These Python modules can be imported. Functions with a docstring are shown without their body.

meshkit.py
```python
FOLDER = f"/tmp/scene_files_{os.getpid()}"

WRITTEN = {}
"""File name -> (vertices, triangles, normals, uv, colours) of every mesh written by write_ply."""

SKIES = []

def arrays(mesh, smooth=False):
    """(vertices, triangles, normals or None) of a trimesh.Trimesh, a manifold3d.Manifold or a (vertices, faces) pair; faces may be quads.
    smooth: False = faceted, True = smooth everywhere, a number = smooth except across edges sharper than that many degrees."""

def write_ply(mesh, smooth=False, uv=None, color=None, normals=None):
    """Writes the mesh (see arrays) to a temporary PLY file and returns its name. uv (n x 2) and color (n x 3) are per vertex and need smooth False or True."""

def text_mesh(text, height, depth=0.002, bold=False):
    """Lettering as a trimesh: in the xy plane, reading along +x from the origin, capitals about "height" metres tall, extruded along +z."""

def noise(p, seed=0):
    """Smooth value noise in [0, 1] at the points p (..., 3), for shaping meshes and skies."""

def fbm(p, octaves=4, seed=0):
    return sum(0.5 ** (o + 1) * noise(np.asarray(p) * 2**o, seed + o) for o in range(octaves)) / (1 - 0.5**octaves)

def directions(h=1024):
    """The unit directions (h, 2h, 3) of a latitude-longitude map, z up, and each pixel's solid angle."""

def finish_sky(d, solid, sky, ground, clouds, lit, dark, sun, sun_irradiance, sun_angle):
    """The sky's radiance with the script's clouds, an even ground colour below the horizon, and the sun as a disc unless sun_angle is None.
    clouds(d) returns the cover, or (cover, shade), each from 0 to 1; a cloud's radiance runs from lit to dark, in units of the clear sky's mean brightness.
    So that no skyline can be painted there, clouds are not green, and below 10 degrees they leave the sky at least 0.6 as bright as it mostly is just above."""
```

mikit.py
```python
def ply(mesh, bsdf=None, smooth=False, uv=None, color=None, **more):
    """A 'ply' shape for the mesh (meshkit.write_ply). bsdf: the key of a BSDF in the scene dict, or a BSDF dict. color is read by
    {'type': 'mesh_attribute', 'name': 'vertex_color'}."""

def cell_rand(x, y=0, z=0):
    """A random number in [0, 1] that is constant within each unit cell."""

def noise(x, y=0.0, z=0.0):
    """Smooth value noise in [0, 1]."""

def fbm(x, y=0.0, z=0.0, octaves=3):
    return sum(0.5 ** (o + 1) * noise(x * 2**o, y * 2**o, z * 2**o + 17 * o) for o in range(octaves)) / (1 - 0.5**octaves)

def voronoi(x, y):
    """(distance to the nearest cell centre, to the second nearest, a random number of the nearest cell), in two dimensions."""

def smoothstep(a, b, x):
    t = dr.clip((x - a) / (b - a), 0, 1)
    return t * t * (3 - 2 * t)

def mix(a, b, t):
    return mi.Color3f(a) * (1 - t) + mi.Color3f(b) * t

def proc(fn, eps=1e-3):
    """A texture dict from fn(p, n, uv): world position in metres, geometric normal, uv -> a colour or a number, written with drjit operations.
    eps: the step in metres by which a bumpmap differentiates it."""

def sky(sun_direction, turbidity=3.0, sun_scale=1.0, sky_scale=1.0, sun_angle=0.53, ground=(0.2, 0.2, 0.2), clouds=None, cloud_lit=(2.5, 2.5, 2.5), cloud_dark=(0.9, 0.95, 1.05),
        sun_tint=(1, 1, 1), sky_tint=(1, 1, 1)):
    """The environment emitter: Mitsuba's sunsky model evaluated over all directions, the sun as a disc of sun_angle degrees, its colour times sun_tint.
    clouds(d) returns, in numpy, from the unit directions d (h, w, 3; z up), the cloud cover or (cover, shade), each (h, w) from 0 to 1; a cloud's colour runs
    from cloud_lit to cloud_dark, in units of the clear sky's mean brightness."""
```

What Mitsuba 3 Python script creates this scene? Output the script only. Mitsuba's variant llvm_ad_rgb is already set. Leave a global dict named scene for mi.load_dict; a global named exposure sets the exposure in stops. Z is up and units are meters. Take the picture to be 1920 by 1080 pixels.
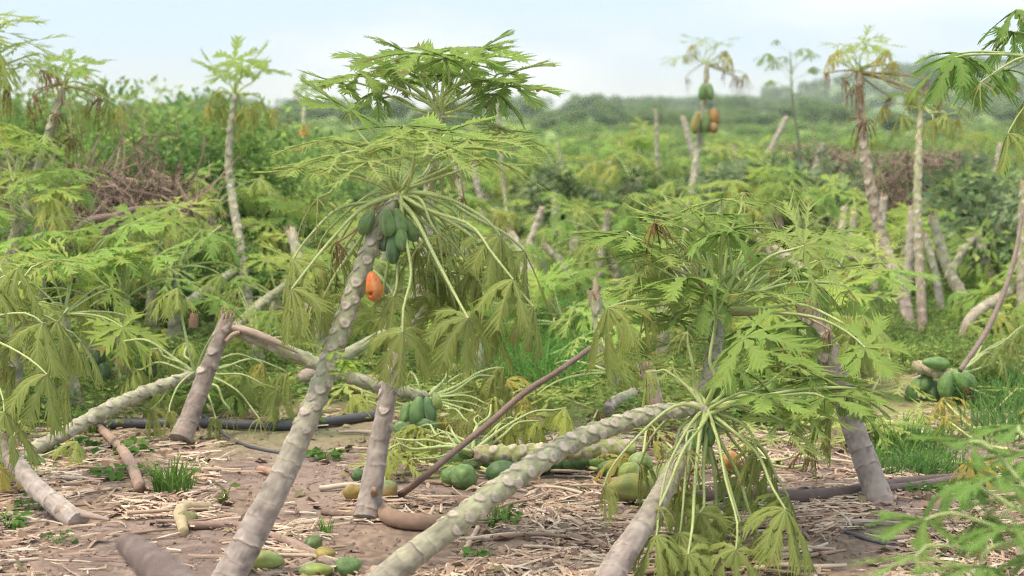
import math, numpy as np, trimesh, mitsuba as mi, drjit as dr, mikit, meshkit
from mikit import proc, noise, fbm, smoothstep, mix
T = mi.ScalarTransform4f
scene, labels = {}, {}
PI = math.pi
# ------------------------------------------------------------------ camera, sky, exposure
FPX, CX, CY, HOR = 3583.0, 960.0, 540.0, 205.0     # focal length in photograph pixels (about 67 mm), horizon row
PITCH = math.atan((CY - HOR) / FPX)
CAM = np.array([0, 0, 1.75])
FWD = np.array([0, math.cos(PITCH), -math.sin(PITCH)]); UPV = np.array([0, math.sin(PITCH), math.cos(PITCH)])
FOCUS = 8.3
scene['camera'] = {'type': 'thinlens', 'fov': math.degrees(2 * math.atan(960 / FPX)), 'fov_axis': 'x', 'aperture_radius': 0.0125, 'focus_distance': FOCUS,
                   'near_clip': 0.05, 'far_clip': 5000.0,
                   'to_world': T().look_at(origin=CAM.tolist(), target=(CAM + FWD).tolist(), up=[0, 0, 1])}
def cloud_fn(d):
    el = np.clip(d[..., 2], 0, 1)
    q = np.stack([d[..., 0] / (el + .25), d[..., 1] / (el + .25), el * 2], -1)
    n = meshkit.fbm(q * 1.3 + 5.2, 5, 3)
    m = np.clip((n - .36) / .26, 0, 1); m = m * m * (3 - 2 * m)
    cover = .50 + .48 * m
    shade = np.clip(.76 - .62 * el ** .8 - .42 * (m - .5), 0, 1)
    return cover, shade
scene['sky'] = mikit.sky((-0.35, -0.30, 0.86), turbidity=3.5, sun_scale=0.34, sun_angle=18, clouds=cloud_fn, cloud_lit=(2.55, 2.56, 2.62), cloud_dark=(.66, .77, 1.02))
exposure = 2.76
# ------------------------------------------------------------------ placing
def P(px, py, D):
    """the point at depth D (metres along the view) that stands at this place in the photograph"""
    return CAM + D * FWD + np.array([(px - CX) / FPX * D, 0, 0]) + (CY - py) / FPX * D * UPV
def height(x, y):
    x, y = np.asarray(x, float), np.asarray(y, float)
    p = np.stack([x, y, x * 0], -1)
    near = .10 * (meshkit.fbm(p * .9 + 3, 3, 5) - .5) + .030 * (meshkit.fbm(p * 5, 3, 9) - .5)
    far = np.clip((y - 150) / 250, 0, 1) ** 1.5
    hill = 14.0 * np.exp(-((x - 150) / 62) ** 2 - ((y - 620) / 120) ** 2) + 7 * np.exp(-((x - 260) / 80) ** 2 - ((y - 640) / 120) ** 2)
    return near + far * 1.5 + hill * np.clip((y - 200) / 150, 0, 1)
def G(px, py, dz=0.0):
    """the point of the ground seen at this place"""
    r = P(px, py, 1.0) - CAM
    t = -CAM[2] / r[2]
    for _ in range(6):
        q = CAM + t * r
        t = (float(height(q[0], q[1])) + dz - CAM[2]) / r[2]
    return CAM + t * r
def depth(p): return float((np.asarray(p) - CAM) @ FWD)
def GD(px, D):
    y = D / math.cos(PITCH); x = (px - CX) / FPX * D
    return np.array([x, y, float(height(x, y))])
# ------------------------------------------------------------------ scene entries
count = {}
def fresh(name):
    n = count.get(name, 0); count[name] = n + 1
    return name if n == 0 else f'{name}_{n:03d}'
def thing(name, label, cat, group=None, kind=None):
    k = fresh(name); labels[k] = {'label': label, 'category': cat}
    if group: labels[k]['group'] = group
    if kind: labels[k]['kind'] = kind
    return k
def part(parent, name):
    return fresh(parent + '__' + name)
def put(key, mesh, bsdf, color=None, smooth=True, **more):
    scene[key] = mikit.ply(mesh, bsdf, smooth=smooth, color=color, **more)
    return key
ORD = 'first second third fourth fifth sixth seventh eighth ninth tenth eleventh twelfth thirteenth fourteenth fifteenth sixteenth seventeenth eighteenth nineteenth twentieth 21st 22nd 23rd 24th 25th'.split()
def ranks(xs):
    o = sorted(range(len(xs)), key=lambda i: xs[i]); return [ORD[o.index(i)] for i in range(len(xs))]
class Heap:
    """meshes gathered into one"""
    def __init__(s): s.v, s.f, s.c, s.n = [], [], [], 0
    def add(s, v, f, c):
        c = np.broadcast_to(np.asarray(c, float), (len(v), 3))
        s.v.append(v); s.f.append(np.asarray(f) + s.n); s.c.append(c); s.n += len(v)
        return s
    def get(s): return (np.vstack(s.v), np.vstack(s.f)), np.vstack(s.c)
    def put(s, key, bsdf, smooth=True, **m):
        mesh, c = s.get(); return put(key, mesh, bsdf, c, smooth, **m)
def unit(v): v = np.asarray(v, float); return v / (np.linalg.norm(v, axis=-1, keepdims=True) + 1e-12)
# ------------------------------------------------------------------ materials (real base colours; colour of each thing is in its mesh)
vc = {'type': 'mesh_attribute', 'name': 'vertex_color'}
scene['leaf_material'] = {'type': 'principledthin', 'base_color': vc, 'roughness': 0.36, 'diff_trans': 0.95, 'spec_trans': 0.0, 'eta': 1.38}
scene['dry_leaf_material'] = {'type': 'principledthin', 'base_color': vc, 'roughness': 0.85, 'diff_trans': 0.3, 'spec_trans': 0.0, 'eta': 1.3}
scene['stalk_material'] = {'type': 'principled', 'base_color': vc, 'roughness': 0.45, 'specular': 0.4}
scene['bark_material'] = {'type': 'bumpmap', 'scale': 1.0, 'arbitrary': proc(lambda p, n, uv: .0012 * fbm(p.x * 160, p.y * 160, p.z * 160, 2) + .001 * noise(p.x * 60, p.y * 60, p.z * 60), 1e-3),
                          'bsdf': {'type': 'principled', 'base_color': vc, 'roughness': 0.8, 'specular': 0.25}}
scene['fruit_material'] = {'type': 'principled', 'base_color': vc, 'roughness': 0.5, 'specular': 0.35}
scene['straw_material'] = {'type': 'twosided', 'bsdf': {'type': 'principled', 'base_color': vc, 'roughness': 0.8, 'specular': 0.2}}
scene['pipe_material'] = {'type': 'principled', 'base_color': {'type': 'rgb', 'value': [.085, .088, .098]}, 'roughness': 0.5, 'specular': 0.4}
def soil(p, n, uv):
    a = fbm(p.x * 1.1, p.y * 1.1, p.z, 3); b = fbm(p.x * 14, p.y * 14, p.z * 14, 3); c = noise(p.x * 90, p.y * 90, p.z * 90)
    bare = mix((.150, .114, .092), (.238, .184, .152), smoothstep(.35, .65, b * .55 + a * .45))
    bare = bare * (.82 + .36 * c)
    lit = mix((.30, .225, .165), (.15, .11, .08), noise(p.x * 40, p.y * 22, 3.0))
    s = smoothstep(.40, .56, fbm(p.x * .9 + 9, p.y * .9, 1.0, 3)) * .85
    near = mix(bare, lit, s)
    g = fbm(p.x * .35, p.y * .22, 7.0, 3)
    weedy = mix((.12, .17, .05), (.23, .26, .09), fbm(p.x * 3, p.y * 3, 2.0, 3))
    weedy = mix(weedy, (.22, .17, .11), smoothstep(.52, .68, fbm(p.x * 1.3, p.y * 1.3, 5.0, 2)) * .6)
    far = mix((.11, .19, .05), (.21, .28, .085), fbm(p.x * .08, p.y * .08, 1.0, 3))
    c1 = mix(near, weedy, smoothstep(9.8, 12.2, p.y + 3.2 * (g - .5)))
    return mix(mix(c1, far, smoothstep(40.0, 70.0, p.y)), (.13, .18, .08), smoothstep(300.0, 420.0, p.y))
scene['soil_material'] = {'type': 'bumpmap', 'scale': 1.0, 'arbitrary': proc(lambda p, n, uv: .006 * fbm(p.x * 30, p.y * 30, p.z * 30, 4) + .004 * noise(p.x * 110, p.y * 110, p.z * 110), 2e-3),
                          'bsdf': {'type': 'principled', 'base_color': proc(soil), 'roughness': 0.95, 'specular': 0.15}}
# ------------------------------------------------------------------ mesh helpers
def smooth_path(pts, n):
    """Catmull-Rom through pts, n points evenly along it; returns points and the fraction of the control index"""
    p = np.asarray(pts, float)
    if len(p) == 2: p = np.array([p[0], p[0] * .5 + p[1] * .5, p[1]]); half = True
    e = np.vstack([2 * p[0] - p[1], p, 2 * p[-1] - p[-2]])
    u = np.linspace(0, len(p) - 1, 24 * len(p)); i = np.minimum(u.astype(int), len(p) - 2); t = (u - i)[:, None]
    a, b, c, d = e[i], e[i + 1], e[i + 2], e[i + 3]
    q = .5 * (2 * b + (c - a) * t + (2 * a - 5 * b + 4 * c - d) * t ** 2 + (3 * b - a - 3 * c + d) * t ** 3)
    s = np.r_[0, np.cumsum(np.linalg.norm(np.diff(q, axis=0), axis=1))]
    sn = np.linspace(0, s[-1], n)
    return np.stack([np.interp(sn, s, q[:, k]) for k in range(3)], 1), np.interp(sn, s, u) / (len(p) - 1), s[-1]
def frames(q):
    t = unit(np.gradient(q, axis=0)); a = np.zeros_like(t)
    ref = np.array([0, 0, 1.0]) if abs(t[0][2]) < .9 else np.array([1.0, 0, 0])
    a[0] = unit(ref - (ref @ t[0]) * t[0])
    for i in range(1, len(q)):
        a[i] = unit(a[i - 1] - (a[i - 1] @ t[i]) * t[i])
    return t, a, np.cross(t, a)
def tube_faces(n, m):
    i, j = np.meshgrid(np.arange(n - 1), np.arange(m), indexing='ij')
    q = np.stack([i * m + j, i * m + (j + 1) % m, (i + 1) * m + (j + 1) % m, (i + 1) * m + j], -1).reshape(-1, 4)
    return np.vstack([q[:, [0, 1, 2]], q[:, [0, 2, 3]]])
def tube(pts, radii, n=10, m=6, caps=True):
    """plain tapered tube; returns v, f"""
    q, u, _ = smooth_path(pts, n); r = np.interp(u, np.linspace(0, 1, len(radii)), radii)
    t, a, b = frames(q); ang = np.arange(m) * 2 * PI / m
    v = (q[:, None] + r[:, None, None] * (np.cos(ang)[None, :, None] * a[:, None] + np.sin(ang)[None, :, None] * b[:, None])).reshape(-1, 3)
    f = tube_faces(n, m)
    if caps:
        k = np.arange(m)
        f = np.vstack([f, np.stack([k * 0 + n * m, (k + 1) % m, k], 1), np.stack([k * 0 + n * m + 1, (n - 1) * m + k, (n - 1) * m + (k + 1) % m], 1)])
        v = np.vstack([v, q[0], q[-1]])
    return v, f
def trunk_mesh(pts, radii, rng, low, high, scar_from=.25, step=.008, seg=30, gap=(.058, .022), jag=0.0, size=1.0, lump=.004, fade=(.15, .6)):
    """papaya trunk: rings near the foot, leaf scars in a spiral above, jagged top where it snapped"""
    _, _, L = smooth_path(pts, 8)
    n = max(12, int(L / step)); q, u, L = smooth_path(pts, n)
    r = np.interp(u, np.linspace(0, 1, len(radii)), radii)
    s = np.linspace(0, L, n); t, a, b = frames(q); th = np.arange(seg) * 2 * PI / seg
    S, TH = np.meshgrid(s, th, indexing='ij'); R = np.repeat(r[:, None], seg, 1)
    X = np.stack([np.cos(TH) * R, np.sin(TH) * R, S], -1)
    nz = meshkit.fbm(X * 28 + rng.uniform(0, 50), 3, 1); n2 = meshkit.fbm(X * np.array([90, 90, 30]) + 7, 2, 2)
    frac = S / L; k = np.clip((frac - fade[0]) / (fade[1] - fade[0]) + (nz - .5) * .8, 0, 1)[..., None]
    col = np.asarray(low) * (1 - k) + np.asarray(high) * k
    col = col * (.32 + .76 * nz[..., None] + .56 * n2[..., None])
    n3 = meshkit.fbm(X * np.array([150, 150, 12]) + 3, 2, 6)[..., None]; col = col * (.80 + .4 * n3)
    dR = lump * (nz - .5) * 2
    blot = np.clip((meshkit.fbm(X * 14 + 31, 3, 8) - .56) * 6, 0, 1)[..., None] * (1 - k * .6)
    col = col * (1 - .36 * blot)
    pale = np.clip((meshkit.fbm(X * 20 + 77, 3, 9) - .58) * 7, 0, 1)[..., None] * (1 - k * .5); col = col * (1 - .45 * pale) + np.array([.46, .43, .36]) * .45 * pale
    pos, i = rng.uniform(.02, .06), 0
    while pos < L - .01:
        fr = pos / L; up = np.clip((fr - scar_from * .5) / max(1e-3, 1 - scar_from * .5), 0, 1)
        phi = (i * 2.3999 + rng.normal(0, .15)) % (2 * PI)
        aw = (.62 + rng.normal(0, .07)) * size; hh = np.interp(up, [0, 1], [.016, .021]) * size * rng.uniform(.85, 1.15)
        lo, hi = np.searchsorted(s, [pos - .05, pos + .05])
        if hi > lo:
            d = (TH[lo:hi] - phi + PI) % (2 * PI) - PI; w = S[lo:hi] - pos
            if fr > scar_from:
                uu, vv = d / aw, (w - .004 * size + .010 * size * np.cos(np.clip(d / aw, -1, 1) * PI * .5) - .005) / hh
                qd = np.sqrt(uu ** 2 + vv ** 2)
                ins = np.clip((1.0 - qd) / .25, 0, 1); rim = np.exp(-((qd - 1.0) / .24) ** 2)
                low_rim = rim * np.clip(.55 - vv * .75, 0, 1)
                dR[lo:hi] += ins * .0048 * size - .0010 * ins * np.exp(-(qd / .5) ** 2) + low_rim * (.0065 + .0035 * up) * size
                tone = np.array([.52, .455, .375]) * rng.uniform(.70, 1.15)
                c = col[lo:hi]; c = c * (1 - ins[..., None] * .85) + tone * (.75 + .5 * n2[lo:hi][..., None]) * ins[..., None] * .85
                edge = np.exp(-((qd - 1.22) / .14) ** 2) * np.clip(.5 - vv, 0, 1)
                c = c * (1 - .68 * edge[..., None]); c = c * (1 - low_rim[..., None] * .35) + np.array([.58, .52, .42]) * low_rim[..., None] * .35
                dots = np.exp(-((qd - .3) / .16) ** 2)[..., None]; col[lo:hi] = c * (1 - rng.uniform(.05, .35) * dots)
            else:
                ka = rng.uniform(.25, 1.0); wob = w - .006 * np.cos(d) + .004 * np.sin(2 * d + i) + .003 * np.sin(5 * d + 2 * i)
                line = np.exp(-(wob / .0045) ** 2) * np.clip(.35 + .65 * np.cos(d * .5) ** 2, 0, 1)
                scar = np.exp(-(((d / .5) ** 2 + ((w + .004) / .012) ** 2))) * .8
                dR[lo:hi] += .0032 * ka * line + .0035 * scar
                dk = np.exp(-((wob + .006) / .003) ** 2) * np.clip(.3 + .7 * np.cos(d * .5) ** 2, 0, 1)
                c = col[lo:hi] * (1 + .40 * ka * line[..., None]) * (1 - .75 * ka * dk[..., None])
                sc = scar[..., None] * .55; col[lo:hi] = c * (1 - sc) + np.array([.34, .27, .225]) * sc
        pos += (np.interp(up, [0, 1], [max(gap[1], .016 * size), gap[1]]) if fr > scar_from else gap[0]) * rng.uniform(.75, 1.25); i += 1
    R = R + dR
    V = q[:, None] + np.cos(TH)[..., None] * R[..., None] * a[:, None] + np.sin(TH)[..., None] * R[..., None] * b[:, None]
    if jag > 0:
        j = meshkit.fbm(np.stack([np.cos(th) * 2.2, np.sin(th) * 2.2, th * 0 + rng.uniform(0, 9)], -1), 2, 4)
        j = np.clip((j - .42) * 3.2, -.35, 1) * jag + rng.uniform(-.12, .12, seg) * jag
        ramp = np.clip((s - (L - .10)) / .10, 0, 1)[:, None]
        V = V + ramp[..., None] * j[None, :, None] * t[:, None]
        col = col * (1 - .5 * ramp[..., None]) + np.array([.36, .27, .19]) * .5 * ramp[..., None]
    v = V.reshape(-1, 3); f = tube_faces(n, seg); c = col.reshape(-1, 3); kk = np.arange(seg)
    inner = V[-1] * .55 + q[-1] * .45 - t[-1] * jag * .6
    v = np.vstack([v, inner, q[-1] - t[-1] * (jag * .9 + .001), q[0]])
    B = n * seg; top = (n - 1) * seg
    f = np.vstack([f, np.stack([top + kk, top + (kk + 1) % seg, B + (kk + 1) % seg], 1), np.stack([top + kk, B + (kk + 1) % seg, B + kk], 1),
                   np.stack([B + kk, B + (kk + 1) % seg, kk * 0 + B + seg], 1), np.stack([kk * 0 + B + seg + 1, (kk + 1) % seg, kk], 1)])
    pale = np.array([.42, .32, .22]) if jag > 0 else np.array([.30, .34, .17])
    c = np.vstack([c, np.tile(pale * .8, (seg, 1)), [pale * .55], [c[0]]])
    return (v, f), np.clip(c, .01, .9)
# ------------------------------------------------------------------ papaya leaf
KIND = {  # pitch: tilt of the blade, cone: lobes below the blade's plane, grav: bending of lobes, gl: hanging of blade halves, fold, shred, width
    'fresh': dict(pitch=3, cone=3, grav=.40, gl=.10, fold=.18, shred=.06, wide=1.2, col=(.305, .455, .105), vein=(.34, .44, .17)),
    'lacy':  dict(pitch=-8, cone=4, grav=.35, gl=.12, fold=.25, shred=.55, wide=1.12, col=(.365, .485, .130), vein=(.50, .56, .25)),
    'umb':   dict(pitch=-36, cone=22, grav=1.35, gl=.42, fold=-.1, shred=.10, wide=1.28, col=(.300, .372, .095), vein=(.46, .52, .22)),
    'hang':  dict(pitch=-62, cone=30, grav=2.6, gl=1.0, fold=-.3, shred=.2, wide=1.0, col=(.33, .39, .115), vein=(.45, .46, .18)),
    'skel':  dict(pitch=-32, cone=14, grav=2.0, gl=.9, fold=.0, shred=.95, wide=.34, col=(.30, .34, .10), vein=(.50, .52, .22)),
    'dry':   dict(pitch=-60, cone=35, grav=3.4, gl=2.4, fold=-.5, shred=.3, wide=.42, col=(.19, .105, .050), vein=(.27, .17, .09)),
    'yellow': dict(pitch=-45, cone=22, grav=1.7, gl=.8, fold=-.1, shred=.4, wide=.7, col=(.42, .38, .09), vein=(.5, .47, .17)),
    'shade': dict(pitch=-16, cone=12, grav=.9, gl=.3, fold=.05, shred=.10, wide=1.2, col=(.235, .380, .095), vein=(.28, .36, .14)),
}
def leaf_mesh(rng, at, head, normal, L, kind, detail=2, tint=None, nl=None):
    """blade with its petiole end at `at`, middle lobe along `head`; detail 2: near, 1: middle distance, 0: far. World z is down for gravity."""
    k = KIND[kind]; nl = nl or int(rng.integers(7, 10)); m = (3, 3, 5)[detail]
    x = unit(head); nrm = unit(np.asarray(normal) - (np.asarray(normal) @ x) * x); y = np.cross(nrm, x)
    pt = math.radians(k['pitch'] + rng.normal(0, 8)); c, s = math.cos(pt), math.sin(pt)
    x, nrm = c * x + s * nrm, c * nrm - s * x
    th = np.linspace(-1, 1, nl) * math.radians(152) + rng.normal(0, .06, nl)
    ln = L * (.60 + .40 * np.cos(th * .5) ** 1.4) * rng.uniform(.88, 1.1, nl)
    cone = math.radians(k['cone']) + rng.normal(0, .08, nl)
    d = (np.cos(th) * np.cos(cone))[:, None] * x + (np.sin(th) * np.cos(cone))[:, None] * y - np.sin(cone)[:, None] * nrm
    N = unit(nrm[None] + rng.normal(0, .08, (nl, 3))); N = unit(N - (N * d).sum(1, keepdims=True) * d)
    t, W, sw, pk = [0], [0.012], [0], [1.0]
    half = math.tan(math.radians(304 / (nl - 1)) * .5)
    for tt, f in ((.10, 1.0), (.20, 1.0), (.29, .98), (.35, .62)): t.append(tt); W.append(tt * half * f * .86); sw.append(.22); pk.append(.12)
    env = {3: (.30, .36, .22), 5: (.25, .34, .36, .30, .20)}[m]; a0, dl = .375, .585 / m
    for j in range(m):
        a = a0 + j * dl; E = env[j]
        rows = ((0, .042 * (1.15 - a), .35, .0), (.26, .58 * E, .72, .1), (.38, .44 * E, .75, .0), (.60, E, .90, .5), (.76, .46 * E, .9, .1), (.90, .30 * E, .8, .0)) if detail == 2 else ((0, .05 * (1.15 - a), .4, 0), (.38, .60 * E, .8, .15), (.66, E, .92, .4))
        for o, w, z, q in rows: t.append(a + o * dl); W.append(w); sw.append(z); pk.append(q)
    t += [.965, 1.0]; W += [.03, .002]; sw += [.9, .9]; pk += [.3, .3]
    t, W, sw, pk = map(np.array, (t, W, sw, pk)); Rn = len(t)
    Ws = W[None, :, None] * L * np.where(t < .37, min(1.0, k['wide']) if k['wide'] < 1 else 1.0, k['wide'])[None, :, None] * np.where((t < .36)[None, :, None], 1.0, rng.uniform(.68, 1.22, (nl, Rn, 2)))
    Ws = Ws * (ln / L)[:, None, None] ** .6
    tear = rng.random((nl, Rn, 2)) < k['shred'] * .55
    body = (t > (.08 if k['shred'] > .5 else .36))[None, :, None]
    Ws = np.where(tear & body, Ws * rng.uniform(.08, .35, Ws.shape), Ws)
    if k['shred'] > .5: Ws[:, 4:-2] *= np.where(pk[4:-2] > .3, 1.25, .55)[None, :, None]
    # midribs bend under gravity
    pos = np.zeros((nl, Rn, 3)); dirs = np.zeros((nl, Rn, 3)); nor = np.zeros((nl, Rn, 3)); cur = np.tile(at, (nl, 1)).astype(float)
    g = k['grav'] * rng.uniform(.65, 1.35, nl)[:, None]; wob = rng.normal(0, .25, (nl, 3))
    pd, pn = d, N; pos[:, 0] = cur; dirs[:, 0] = d; nor[:, 0] = N
    for i in range(1, Rn):
        dt = t[i] - t[i - 1]
        pd = unit(pd + dt * (g * np.array([0, 0, -1.0]) + wob)); pn = unit(pn - (pn * pd).sum(1, keepdims=True) * pd)
        cur = cur + pd * (ln * dt)[:, None]; pos[:, i] = cur; dirs[:, i] = pd; nor[:, i] = pn
    side = np.cross(nor, dirs)
    fo = k['fold'] + rng.normal(0, .12, (nl, 1, 1)); gl = k['gl'] * rng.uniform(.6, 1.4, (nl, 1, 1))
    offs = {2: (1, .5), 1: (1, .45), 0: (1,)}[detail]
    vw = (.0042 * (1 - .75 * t))[None, :, None]
    base = np.asarray(k['col']) * (tint if tint is not None else 1.0) * rng.uniform(.88, 1.12)
    vein = np.asarray(k['vein']); cols, colr = [], []
    down = np.array([0, 0, -1.0])
    for sgn in (1, -1):
        lat = unit(sgn * side + fo * nor + gl * down * np.clip((t - .18) * 2.2, 0, 1)[None, :, None])
        dr_ = unit(lat * np.cos(sw)[None, :, None] + dirs * np.sin(sw)[None, :, None])
        w = Ws[:, :, 0 if sgn > 0 else 1][..., None]
        lst, lc = [], []
        for o in offs:
            ruf = rng.normal(0, .05, (nl, Rn, 1)) * w * (1 if o == 1 else .3)
            lst.append(pos + dr_ * w * o + nor * ruf + down * (w * o * o * gl * .22))
            cc = np.tile(base, (nl, Rn, 1)) * rng.uniform(.86, 1.14, (nl, Rn, 1)) * rng.uniform(.9, 1.1, (nl, 1, 1))
            if o < 1 and detail: cc = cc * (1 - .5 * pk[None, :, None]) + vein * .5 * pk[None, :, None]
            lc.append(cc)
        if detail == 2:
            lst.append(pos + lat * np.minimum(vw, w * .5)); lc.append(np.tile(base, (nl, Rn, 1)) * .6 + vein * .4)
        if sgn > 0: cols, colr = lst, lc
        else: L2, C2 = lst, lc
    grid = cols + [pos] + L2[::-1]; gc = colr + [np.tile(vein, (nl, Rn, 1))] + C2[::-1]
    Vv = np.stack(grid, 2); Cc = np.stack(gc, 2); K = Vv.shape[2]
    if kind == 'dry': Cc = Cc * rng.uniform(.55, 1.35, Cc.shape[:3] + (1,))
    idx = np.arange(nl * Rn * K).reshape(nl, Rn, K)
    qd = np.stack([idx[:, :-1, :-1], idx[:, 1:, :-1], idx[:, 1:, 1:], idx[:, :-1, 1:]], -1).reshape(-1, 4)
    v, f = Vv.reshape(-1, 3), np.vstack([qd[:, [0, 1, 2]], qd[:, [0, 2, 3]]])
    brown = (np.clip((t - rng.uniform(.72, .95, (nl, 1))) / .08, 0, 1) * (rng.random((nl, 1)) < .28))[..., None, None]
    edgew = np.abs(np.linspace(-1, 1, K))[None, None, :, None]
    brown = np.clip(brown + (rng.random((nl, Rn, 1, 1)) < .05) * edgew, 0, 1) * rng.uniform(.4, .9)
    Cc = Cc * (1 - brown) + np.array([.30, .21, .08]) * brown
    c = Cc.reshape(-1, 3)
    if detail == 2:   # raised ribs on the underside
        h = Heap().add(v, f, c)
        sel = np.r_[0:Rn:3, Rn - 1]
        for i in range(nl):
            r = .0034 * (1 - .8 * t[sel])[:, None, None]; ang = np.arange(4) * PI / 2
            cen = pos[i, sel] - nor[i, sel] * .0022
            vv = (cen[:, None] + r * (np.cos(ang)[None, :, None] * side[i, sel][:, None] + np.sin(ang)[None, :, None] * nor[i, sel][:, None])).reshape(-1, 3)
            h.add(vv, tube_faces(len(sel), 4), vein * rng.uniform(.9, 1.08))
        (v, f), c = h.get()
    return (v, f), np.clip(c, .005, .9)
STALK = (.375, .450, .175)
def stalk_mesh(pts, r0, r1, rng, n=14, m=8, col=STALK):
    v, f = tube(pts, (r0 * 1.5, r0, (r0 + r1) * .5, r1 * 1.02), n, m)
    tone = np.linspace(0, 1, n).repeat(m); tone = np.r_[tone, 0, 1][:, None]
    c = np.asarray(col) * (1.08 - .15 * tone) * (1 + .08 * np.random.default_rng(len(v)).normal(size=(len(v), 1)))
    return (v, f), np.clip(c * rng.uniform(.9, 1.12), .01, .9)
def splinters(key, tip, ax, r, rng, n=13, L=.09):
    """torn fibres round a snapped end"""
    ax = unit(ax); e1 = unit(np.cross(ax, [.3, 1, .2])); e2 = np.cross(ax, e1); H = Heap()
    for i in range(n):
        a = rng.uniform(0, 2 * PI); q = rng.uniform(.45, .98) * r; o = math.cos(a) * e1 + math.sin(a) * e2; p = tip + o * q - ax * .03; l = L * rng.uniform(.35, 1.25); d = unit(ax + o * rng.uniform(-.1, .35))
        v, f = tube([p, p + d * l * .5, p + d * l + o * rng.uniform(0, .01)], (r * .17, r * .13, .001), 5, 4); H.add(v, f, np.array([.47, .35, .23]) * rng.uniform(.55, 1.15))
    H.put(part(key, 'splinters'), 'bark_material', smooth=False)
def bend(a, b, lift, sag=0.0):
    """petiole from a to b; lift: how high (metres) it bows above the chord early on"""
    a, b = np.asarray(a, float), np.asarray(b, float)
    return [a, a + .3 * (b - a) + [0, 0, lift * .8], a + .62 * (b - a) + [0, 0, lift], a + .86 * (b - a) + [0, 0, lift * .55 - sag], b]
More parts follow.
